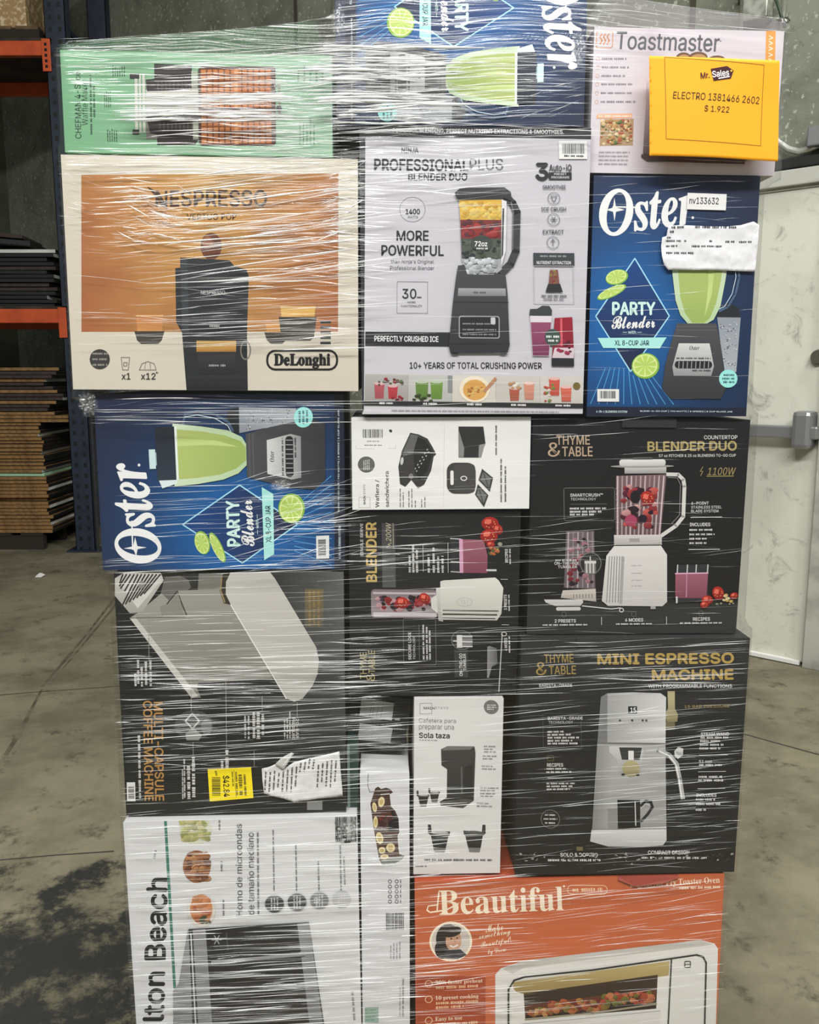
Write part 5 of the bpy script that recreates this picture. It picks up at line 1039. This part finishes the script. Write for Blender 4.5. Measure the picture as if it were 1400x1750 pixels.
def d_slip(a):
    k = C(60, 60, 62)
    a.greek(640, 412, 724, 410, 16, k, 1); a.greek(798, 410, 1072, 414, 16, k, 2); a.greek(630, 440, 664, 440, 16, k, 3); a.greek(612, 478, 636, 478, 14, k, 4)
    a.greek(606, 500, 706, 500, 14, k, 5); a.greek(728, 500, 740, 500, 14, k); a.greek(896, 502, 914, 502, 14, k); a.greek(1004, 506, 1064, 506, 15, k, 7); a.greek(1096, 508, 1176, 508, 15, k, 8); a.greek(606, 534, 682, 532, 12, k, 9); a.greek(778, 535, 980, 537, 14, k, 10); a.greek(606, 578, 800, 579, 15, k, 11)
crum = lambda A, sc, sd: (lambda x, z: A * (.5 + .5 * vnoise(x * sc, z * sc, sd)) + A * .6 * abs(vnoise(x * sc * 2.3, z * sc * 2.3, sd + 1)) + .0002)
paper('torn_slip', 'crumpled torn white slip covering the blue upright blender carton', 'paper', 'party', (980, 280, 3.888), 'party',
      [(622, 402), (700, 396), (860, 405), (1010, 408), (1100, 400), (1186, 376), (1226, 398), (1222, 470), (1208, 500), (1218, 540), (1204, 702), (1040, 696), (900, 692), (620, 690), (592, 655), (577, 600), (574, 540), (580, 476), (608, 468), (614, 430)], C(226, 226, 228), d_slip, crum(.0035, 55, 2), .0034, 'printed_text')
def d_slip2(a):
    k = C(70, 70, 72); rr_ = random.Random(4)
    for i in range(17):
        x = 884 + i * 25; y0 = 1200 - max(0, i - 2) * 5.5 + rr_.uniform(0, 20); y1 = 1320 - rr_.uniform(0, 40)
        if 1080 < x < 1160: a.greek(x, y0 - 30, x - 8, y0 + 26, 11, k, i)
        else: a.greek(x, y0, x - 8, y1 + (10 if i < 12 else -20), 10, k, i)
paper('torn_label', 'white torn instruction label stuck by the yellow price sticker', 'paper', 'capsule', (190, 960, 3.3333), 'capsule',
      [(860, 1188), (905, 1176), (940, 1160), (985, 1192), (1045, 1150), (1180, 1116), (1302, 1088), (1310, 1200), (1322, 1348), (1180, 1366), (1045, 1384), (960, 1360), (872, 1336), (864, 1260)], C(224, 224, 222), d_slip2, crum(.003, 50, 6), .0030, 'printed_text')
paper('label_flap', 'bent grey corner torn up from the white instruction label', 'paper', 'capsule', (190, 960, 3.3333), 'capsule',
      [(936, 1158), (975, 1118), (1030, 1088), (1046, 1094), (1000, 1166), (984, 1192)], C(196, 196, 190), lambda a: a.line([(986, 1160), (1034, 1096)], 5, C(236, 236, 232)), crum(.002, 60, 8), .0066, 'folded_edge')
def d_sign(a):
    br = C(140, 96, 20); q = [(520, 284), (1195, 350), (1186, 892), (545, 836), (520, 284)]
    for (xa, ya), (xb, yb) in zip(q, q[1:]): a.line([(xa + (xb - xa) * t / 60, ya + (yb - ya) * t / 60) for t in range(61)], 4, br); k = C(58, 46, 26)
    a.text('ELECTRO 1381466 2602', 876, 566, 588, 48, k, -4.3, off=.004); a.text('$ 1.922', 877, 645, 168, 50, k, -4, off=.004)
    a.text('Mr.', 792, 417, 58, 40, C(70, 24, 30), 4, off=.02); a.poly([(828, 374), (938, 357), (984, 388), (966, 442), (850, 456)], C(58, 20, 28)); a.text('Sales', 896, 406, 112, 42, C(246, 240, 236), 6, off=.012); a.line([(884, 440), (956, 428)], 7, C(246, 240, 236)); a.ell(968, 390, 7, 6, C(240, 190, 60), n=10)
def disp_sign(x, z):
    return .004 + .004 * math.sin(x * 22 + 1.0) + .003 * vnoise(x * 9, z * 9, 4) + .0035
paper('price_sheet', 'bright yellow price sheet reading electro with the price on the white toaster carton', 'sign', 'toast', (1000, 30, 4), 'toast',
      [(418, 270), (620, 285), (860, 300), (1080, 312), (1304, 318), (1310, 600), (1311, 800), (1310, 996), (1100, 985), (860, 968), (640, 955), (438, 944), (440, 700), (430, 520)], C(232, 158, 2), d_sign, disp_sign, .031, 'printed_text')
s_ = bpy.data.objects['price_sheet']; s_.location += Vector((-.0115, 0, -.0095))
# ------------------------------------------------------------------ stretch film: a taut sheet round the stack, with its gathered folds and pale glare streaks
def film_mat(name, ridge=False):
    m = bpy.data.materials.new(name); m.use_nodes = True; nt = m.node_tree; nt.nodes.clear(); L = nt.links.new; N = nt.nodes.new
    out = N('ShaderNodeOutputMaterial'); tr = N('ShaderNodeBsdfTransparent'); mixs = N('ShaderNodeMixShader')
    if ridge:
        pb = N('ShaderNodeBsdfPrincipled'); pb.inputs['Base Color'].default_value = (.86, .87, .86, 1); pb.inputs['Roughness'].default_value = .22
        at = N('ShaderNodeVertexColor'); at.layer_name = 'dens'; L(at.outputs['Alpha'], mixs.inputs['Fac']); L(tr.outputs[0], mixs.inputs[1]); L(pb.outputs[0], mixs.inputs[2]); L(mixs.outputs[0], out.inputs['Surface']); return m
    tc = N('ShaderNodeTexCoord'); sep = N('ShaderNodeSeparateXYZ'); L(tc.outputs['Object'], sep.inputs[0])
    low = N('ShaderNodeTexNoise'); low.inputs['Scale'].default_value = 3.0; low.inputs['Detail'].default_value = 2; L(tc.outputs['Object'], low.inputs['Vector'])
    zz = N('ShaderNodeMath'); zz.operation = 'MULTIPLY_ADD'; L(low.outputs['Fac'], zz.inputs[0]); zz.inputs[1].default_value = .06; L(sep.outputs['Z'], zz.inputs[2])
    def streak(sx, sz, det):
        cb = N('ShaderNodeCombineXYZ'); a = N('ShaderNodeMath'); a.operation = 'MULTIPLY'; L(sep.outputs['X'], a.inputs[0]); a.inputs[1].default_value = sx
        b = N('ShaderNodeMath'); b.operation = 'MULTIPLY'; L(zz.outputs[0], b.inputs[0]); b.inputs[1].default_value = sz
        c = N('ShaderNodeMath'); c.operation = 'MULTIPLY'; L(sep.outputs['Y'], c.inputs[0]); c.inputs[1].default_value = sx
        L(a.outputs[0], cb.inputs[0]); L(c.outputs[0], cb.inputs[1]); L(b.outputs[0], cb.inputs[2])
        n = N('ShaderNodeTexNoise'); n.inputs['Scale'].default_value = 1; n.inputs['Detail'].default_value = det; n.inputs['Roughness'].default_value = .6; L(cb.outputs[0], n.inputs['Vector']); return n.outputs['Fac']
    h = N('ShaderNodeMath'); h.operation = 'MULTIPLY_ADD'; L(streak(3, 130, 2), h.inputs[0]); h.inputs[1].default_value = 1.6; L(streak(6, 330, 0), h.inputs[2])
    bp = N('ShaderNodeBump'); sl = N('ShaderNodeVertexColor'); sl.layer_name = 'slack'; hs = N('ShaderNodeMath'); hs.operation = 'MULTIPLY'; L(h.outputs[0], hs.inputs[0]); L(sl.outputs['Alpha'], hs.inputs[1]); bp.inputs['Strength'].default_value = 1.0; bp.inputs['Distance'].default_value = FILM_BUMP; L(hs.outputs[0], bp.inputs['Height'])
    gl = N('ShaderNodeBsdfGlossy'); gl.inputs['Roughness'].default_value = FILM_ROUGH; gl.inputs['Color'].default_value = (1, 1, 1, 1); L(bp.outputs[0], gl.inputs['Normal'])
    fr = N('ShaderNodeFresnel'); fr.inputs['IOR'].default_value = 1.5; L(bp.outputs[0], fr.inputs['Normal'])
    k = N('ShaderNodeMath'); k.operation = 'MULTIPLY'; k.use_clamp = True; L(fr.outputs[0], k.inputs[0]); k.inputs[1].default_value = FILM_GAIN
    kc = N('ShaderNodeMath'); kc.operation = 'MINIMUM'; L(k.outputs[0], kc.inputs[0]); kc.inputs[1].default_value = .22; L(kc.outputs[0], mixs.inputs['Fac']); L(tr.outputs[0], mixs.inputs[1]); L(gl.outputs[0], mixs.inputs[2]); L(mixs.outputs[0], out.inputs['Surface']); return m
FILM_BUMP, FILM_ROUGH, FILM_GAIN = .0030, .19, .95
FILM = empty('stretch_film', (0, 1.25, 0), (0, 0, YAW)); tag(FILM, 'clear shiny stretch film wound tightly around the whole stack of boxes', 'stretch film')
FOFF = -.0205
def film_xz(px, py):
    n = Vector((-math.sin(YAW), math.cos(YAW), 0)); p = at_plane(px, py, Vector((0, 1.25, 0)) + n * FOFF, n) - Vector((0, 1.25, 0))
    return p.x * math.cos(YAW) + p.y * math.sin(YAW), p.z
ext = []
for key, (o, w, h, v0) in FACE.items():
    if key == 'dark': continue
    bpy.context.view_layer.update(); iv = FILM.matrix_world.inverted(); P = [iv @ (o.matrix_world @ Vector((a, 0, b))) for a in (-w / 2, w / 2) for b in (0, h)]
    ext.append((min(p.x for p in P), max(p.x for p in P), min(p.z for p in P), max(p.z for p in P)))
dents = []
EYEV = Vector((0, 0, EYE))
def dent(px, py, light, sx, sz, amp=1.0):
    x, z = film_xz(px, py); P = Vector((x * math.cos(YAW) - FOFF * math.sin(YAW), 1.25 + x * math.sin(YAW), z)); v = (P - EYEV).normalized(); l = (Vector(light) - P).normalized(); n = (l - v).normalized()
    n = Matrix.Rotation(-YAW, 3, 'Z') @ n; dents.append((x, z, sx, sz, amp * n.x / -n.y, amp * n.z / -n.y))
LA, LB = (-.9, -1.7, 4.3), (1.5, -1.9, 4.4)
dent(330, 184, LA, .085, .010); dent(275, 372, LA, .028, .020); dent(600, 315, LA, .014, .035, .8); dent(640, 130, LB, .05, .045, .8); dent(160, 140, LA, .02, .03, .8)
for q in ((1040, 1370), (560, 560), (700, 1560), (400, 1640), (980, 1600), (430, 1180), (560, 900)): dent(q[0], q[1], LB, .03, .012, .7)
def film_y(x, z):
    y = FOFF + .0018 * vnoise(x * 6, z * 8, 1)
    for dx, dz, sx, sz, gx, gz in dents:
        a, b = (x - dx), (z - dz); q = (a / sx) ** 2 + (b / sz) ** 2
        if q < 9: y += (gx * a * .5 + gz * b) * math.exp(-q * .7) * .8
    return min(y, -.0165)
# where the film lies slack and wrinkled (photograph px: centre, spread, how much)
SLACK = [(660, 150, 95, 70, 1.0), (800, 130, 120, 60, .45), (960, 70, 40, 60, .5), (420, 180, 130, 60, .6), (150, 140, 40, 40, .45), (250, 370, 70, 60, .6), (490, 400, 130, 130, .6), (590, 340, 40, 90, .9), (350, 275, 240, 16, .6), (700, 270, 100, 45, .6), (500, 900, 80, 60, .5), (350, 700, 220, 22, .45), (400, 1160, 190, 70, .75), (400, 1290, 190, 70, .65),
         (640, 965, 50, 24, .8), (660, 1130, 80, 60, .6), (650, 1280, 60, 90, .7), (720, 1440, 140, 60, .5), (1150, 1330, 110, 130, .6), (1060, 1150, 180, 50, .5), (420, 1650, 200, 120, .7), (420, 1460, 200, 60, .55), (660, 1600, 50, 160, .8), (800, 1640, 120, 110, .7), (1100, 1560, 140, 40, .55), (330, 75, 240, 18, .7)]
SLW = [film_xz(a, b) + (c * .00084, d * .00084, e) for a, b, c, d, e in SLACK]
def slack(x, z):
    v = .10
    for cx, cz, sx, sz, e in SLW:
        q = ((x - cx) / sx) ** 2 + ((z - cz) / sz) ** 2
        if q < 8: v += e * math.exp(-q * .7)
    return min(1.0, v)
def edge_l(z):
    c = [e[0] for e in ext if e[2] - .012 <= z <= e[3] + .012]; v = min(c) if c else -.1
    zt = max(e[3] for e in ext if e[0] < -.4) + .003
    if z > zt: v = -.468 + (z - zt) / .03 * .37
    return min(v, -.1005) - .005
def edge_r(z):
    c = [e[1] for e in ext if e[2] - .012 <= z <= e[3] + .012]; v = max(c) if c else .24
    zt = max(e[3] for e in ext if e[1] > .49) + .003
    if z > zt: v = .512 - (z - zt) / .028 * .27
    return max(v, .2405) + .005
bm = bmesh.new(); rows = []; NZ = 300; Z0, Z1 = .143, 1.812
zs = [Z0 + (Z1 - Z0) * j / NZ for j in range(NZ + 1)]
Ls = [edge_l(z) for z in zs]; Rs = [edge_r(z) for z in zs]
def smooth(a, k, f): return [f(a[max(0, i - k):i + k + 1]) * .0 + sum(a[max(0, i - k):i + k + 1]) / len(a[max(0, i - k):i + k + 1]) for i in range(len(a))]
Ls = [min(a, b) for a, b in zip(smooth(Ls, 2, min), Ls)]; Rs = [max(a, b) for a, b in zip(smooth(Rs, 2, max), Rs)]
NXF = 120; DEP = .318
for z, l, r in zip(zs, Ls, Rs):
    pts = [(l, DEP), (l, DEP * .66), (l, DEP * .33), (l, .03)]
    for i in range(NXF + 1):
        t = i / NXF; x = l + (r - l) * t; y = film_y(x, z); e = min(x - l, r - x)
        if e < .012: y += (.012 - e) ** 2 / .012 * 1.6
        pts.append((x, y))
    pts += [(r, .03), (r, DEP * .33), (r, DEP * .66), (r, DEP)] + [(r + (l - r) * k / 8, DEP + .004) for k in range(1, 8)]
    rows.append([bm.verts.new((x, y, z)) for x, y in pts])
n = len(rows[0])
for A, B in zip(rows, rows[1:]):
    for k in range(n): bm.faces.new((A[k], A[(k + 1) % n], B[(k + 1) % n], B[k]))
SL = bm.loops.layers.float_color.new('slack')
for f in bm.faces:
    f.smooth = True
    for lp in f.loops: lp[SL] = (1, 1, 1, slack(lp.vert.co.x, lp.vert.co.z) if lp.vert.co.y < .02 else .15)
bm_obj('film_sheet', bm, film_mat('stretch_film_clear'), FILM)

rnd = random.Random(21)
bm = bmesh.new(); DL = bm.loops.layers.float_color.new('dens')
def fold(x, z, L, w, slope, bow):
    """one pale streak of the film, gathered fold and glare alike: a long thin half-round spindle standing on the sheet"""
    ns = max(5, int(L / .012)); rings = []; ph = rnd.uniform(0, 6)
    for i in range(ns + 1):
        t = i / ns; X = x + (t - .5) * L; Zc = z + (t - .5) * L * slope + bow * 4 * (t - .5) ** 2 + .0003 * math.sin(t * 7 + ph)
        ww = w * (math.sin(math.pi * min(.999, max(.001, t))) ** .6) * (.75 + .25 * math.sin(t * 13 + ph)); y = film_y(X, Zc) - .0003
        rings.append([bm.verts.new(p) for p in ((X, y, Zc - ww / 2), (X, y - ww * .45, Zc - ww * .22), (X, y - ww * .45, Zc + ww * .22), (X, y, Zc + ww / 2))])
    dn = max(.08, min(.95, rnd.betavariate(1.3, 2.2) + w * 60))
    for i, (A, B) in enumerate(zip(rings, rings[1:])):
        t = (i + .5) / ns; dd = dn * min(1, 5 * t, 5 * (1 - t))
        for k in range(4):
            f = bm.faces.new((A[k], B[k], B[(k + 1) % 4], A[(k + 1) % 4]))
            for lp in f.loops: lp[DL] = (1, 1, 1, dd)
def clampx(x, z):
    j = min(NZ, max(0, int((z - Z0) / (Z1 - Z0) * NZ))); return Ls[j] + .004, Rs[j] - .004
def region(x0, y0, x1, y1, n, lmin, lmax, wmin, wmax, slope=0.0, sv=.02, seed=None):
    for _ in range(int(n * .78)):
        px, py = rnd.uniform(x0, x1), rnd.uniform(y0, y1); x, z = film_xz(px, py); L = rnd.uniform(lmin, lmax) * .00084; w = (wmin + (wmax - wmin) * rnd.random() ** 3) * .00062
        a, b = clampx(x, z); L = min(L, 2 * max(.012, min(x - a, b - x)))
        if x - a < .006 or b - x < .006: continue
        fold(x, z, L, w, slope + rnd.gauss(0, sv), rnd.uniform(-.0006, .0006))
# (pixel box of the photograph, number, length, width, slope up to the right)
region(575, 70, 770, 215, 330, 30, 190, .8, 9, .02, .03); region(700, 60, 900, 200, 60, 60, 240, .8, 3.2, .06, .02); region(575, 0, 1000, 90, 46, 80, 320, .7, 2.4, .09, .03); region(900, 90, 1000, 200, 26, 20, 70, .7, 2.2, .15, .15)
region(300, 95, 560, 260, 120, 30, 200, .8, 3.6, .06, .04); region(240, 160, 460, 208, 110, 40, 190, 2.0, 9, .02, .02); region(200, 320, 330, 420, 60, 15, 60, 1.2, 5, -.25, .25); region(560, 270, 612, 420, 40, 15, 60, 1.2, 5, .3, .3); region(450, 90, 568, 266, 60, 30, 120, .8, 3.4, .03, .03); region(112, 90, 570, 115, 40, 60, 260, .7, 2.6, .0, .03); region(450, 95, 566, 268, 60, 30, 110, .6, 2.2, .02, .03)  # wide white clusters here put glare on the film as pale folds
region(110, 264, 610, 300, 46, 60, 240, .8, 3.4, .03, .05); region(330, 280, 610, 480, 150, 50, 260, .8, 4.6, .12, .04); region(330, 470, 612, 600, 90, 50, 260, .7, 3.2, .05, .03); region(130, 290, 400, 560, 50, 30, 160, .6, 2.4, .0, .08); region(130, 300, 330, 420, 44, 20, 90, .7, 3.0, -.06, .12); region(112, 280, 150, 420, 22, 15, 40, .7, 2.2, -.1, .2); region(130, 540, 600, 600, 28, 60, 280, .7, 2.0, .01, .02); region(560, 270, 612, 520, 40, 20, 70, 1.0, 4.2, .1, .2)
region(622, 215, 830, 330, 74, 40, 190, .8, 3.6, .05, .05); region(640, 330, 1000, 480, 26, 60, 240, .5, 1.6, .06, .03); region(622, 480, 1000, 700, 26, 60, 240, .5, 1.4, .03, .03); region(640, 212, 1010, 240, 30, 40, 200, .7, 2.4, -.02, .04)
region(1010, 300, 1290, 400, 30, 40, 150, .5, 1.3, .03, .05); region(1010, 400, 1290, 700, 34, 40, 160, .5, 1.3, .02, .04); region(1010, 45, 1330, 290, 30, 40, 160, .5, 1.2, -.05, .04)
region(168, 676, 585, 725, 46, 80, 320, .7, 2.6, .0, .015); region(260, 830, 585, 920, 50, 50, 220, .6, 2.2, .04, .02); region(430, 800, 585, 970, 70, 30, 140, .6, 2.6, .15, .12); region(180, 950, 580, 978, 40, 60, 240, .8, 3.0, .04, .03)
region(604, 715, 905, 868, 26, 80, 260, .5, 1.6, .03, .02)
region(205, 1040, 585, 1110, 46, 60, 260, .7, 2.4, .02, .02); region(205, 1110, 590, 1200, 130, 50, 260, .8, 3.4, .01, .025); region(205, 1200, 590, 1300, 120, 60, 300, .8, 3.2, .05, .02); region(205, 1300, 590, 1398, 50, 50, 240, .7, 2.6, .05, .03); region(205, 985, 585, 1060, 22, 60, 240, .6, 2.0, .03, .03)
region(596, 930, 740, 990, 20, 60, 190, .8, 4.0, .06, .03); region(596, 1040, 890, 1190, 80, 60, 240, .5, 1.7, .03, .02); region(596, 1090, 700, 1190, 40, 40, 130, .8, 3.0, .05, .03); region(600, 880, 900, 1040, 26, 60, 240, .5, 1.5, .05, .03)
region(592, 1190, 712, 1330, 56, 40, 150, .8, 3.2, .04, .02); region(600, 1330, 850, 1500, 64, 60, 240, .7, 2.6, .04, .02); region(600, 1280, 760, 1480, 26, 50, 150, .8, 3.0, .04, .02)
region(915, 715, 1260, 1085, 60, 60, 240, .4, 1.2, .02, .05); region(900, 880, 1000, 1000, 16, 50, 160, .6, 1.6, .1, .05)
region(885, 1095, 1270, 1190, 70, 60, 260, .6, 2.0, .03, .025); region(880, 1190, 1265, 1380, 110, 50, 240, .6, 2.0, .05, .04); region(1080, 1200, 1262, 1440, 60, 40, 160, .7, 2.6, .08, .03); region(870, 1380, 1255, 1490, 50, 50, 220, .5, 1.6, .06, .05)
region(220, 1405, 612, 1520, 110, 60, 300, .8, 3.0, .03, .02); region(225, 1520, 614, 1750, 290, 50, 300, .8, 3.6, .03, .02); region(330, 1660, 560, 1750, 50, 40, 200, 1.2, 5.0, .03, .03); region(616, 1400, 702, 1750, 110, 30, 110, .9, 3.6, .03, .03)
region(706, 1495, 960, 1560, 46, 50, 220, .8, 3.0, .06, .03); region(706, 1560, 900, 1750, 110, 40, 220, .8, 3.4, .05, .03); region(960, 1510, 1230, 1610, 60, 50, 220, .6, 2.2, .10, .05); region(880, 1600, 1225, 1750, 70, 50, 220, .5, 1.8, .09, .03)
region(112, 60, 572, 96, 40, 80, 330, .8, 3.0, .07, .03); region(1010, 15, 1330, 52, 26, 60, 220, .6, 2.0, -.1, .04)
fo = bm_obj('film_fold_glare', bm, film_mat('stretch_film_gathered', True), FILM, smooth=True); fo['kind'] = 'stuff'
# crumpled film where the wrap bridges a step between cartons
def bunch(cx, cz, w, h, seed):
    bm = bmesh.new(); D2 = bm.loops.layers.float_color.new('dens'); N = 18; g = []
    for j in range(N + 1):
        row = []
        for i in range(N + 1):
            u, v = i / N * 2 - 1, j / N * 2 - 1; k = .75 + .25 * vnoise(u * 2, v * 2, seed + 3); X, Zc = cx + u * w * k, cz + v * h * k
            row.append(bm.verts.new((X, FOFF - .0035 - .004 * abs(vnoise(u * 3.1, v * 5.3, seed)) - .002 * abs(vnoise(u * 8, v * 11, seed + 1)), Zc)))
        g.append(row)
    for j in range(N):
        for i in range(N):
            u, v = (i + .5) / N * 2 - 1, (j + .5) / N * 2 - 1; f = bm.faces.new((g[j][i], g[j][i + 1], g[j + 1][i + 1], g[j + 1][i])); e = max(0, 1 - (u * u + v * v) ** 1.2)
            for lp in f.loops: lp[D2] = (1, 1, 1, e * (.1 + .75 * max(0, vnoise(u * 5, v * 9, seed + 5))))
    bm_obj('film_bunch', bm, bpy.data.materials['stretch_film_gathered'], FILM)
for k, (px, py, w, h) in enumerate(((578, 36, .012, .03), (152, 690, .018, .024), (598, 1412, .022, .022), (480, 828, .022, .012), (988, 84, .014, .035))):
    x, z = film_xz(px, py); bunch(x, z, w, h, k + 3)
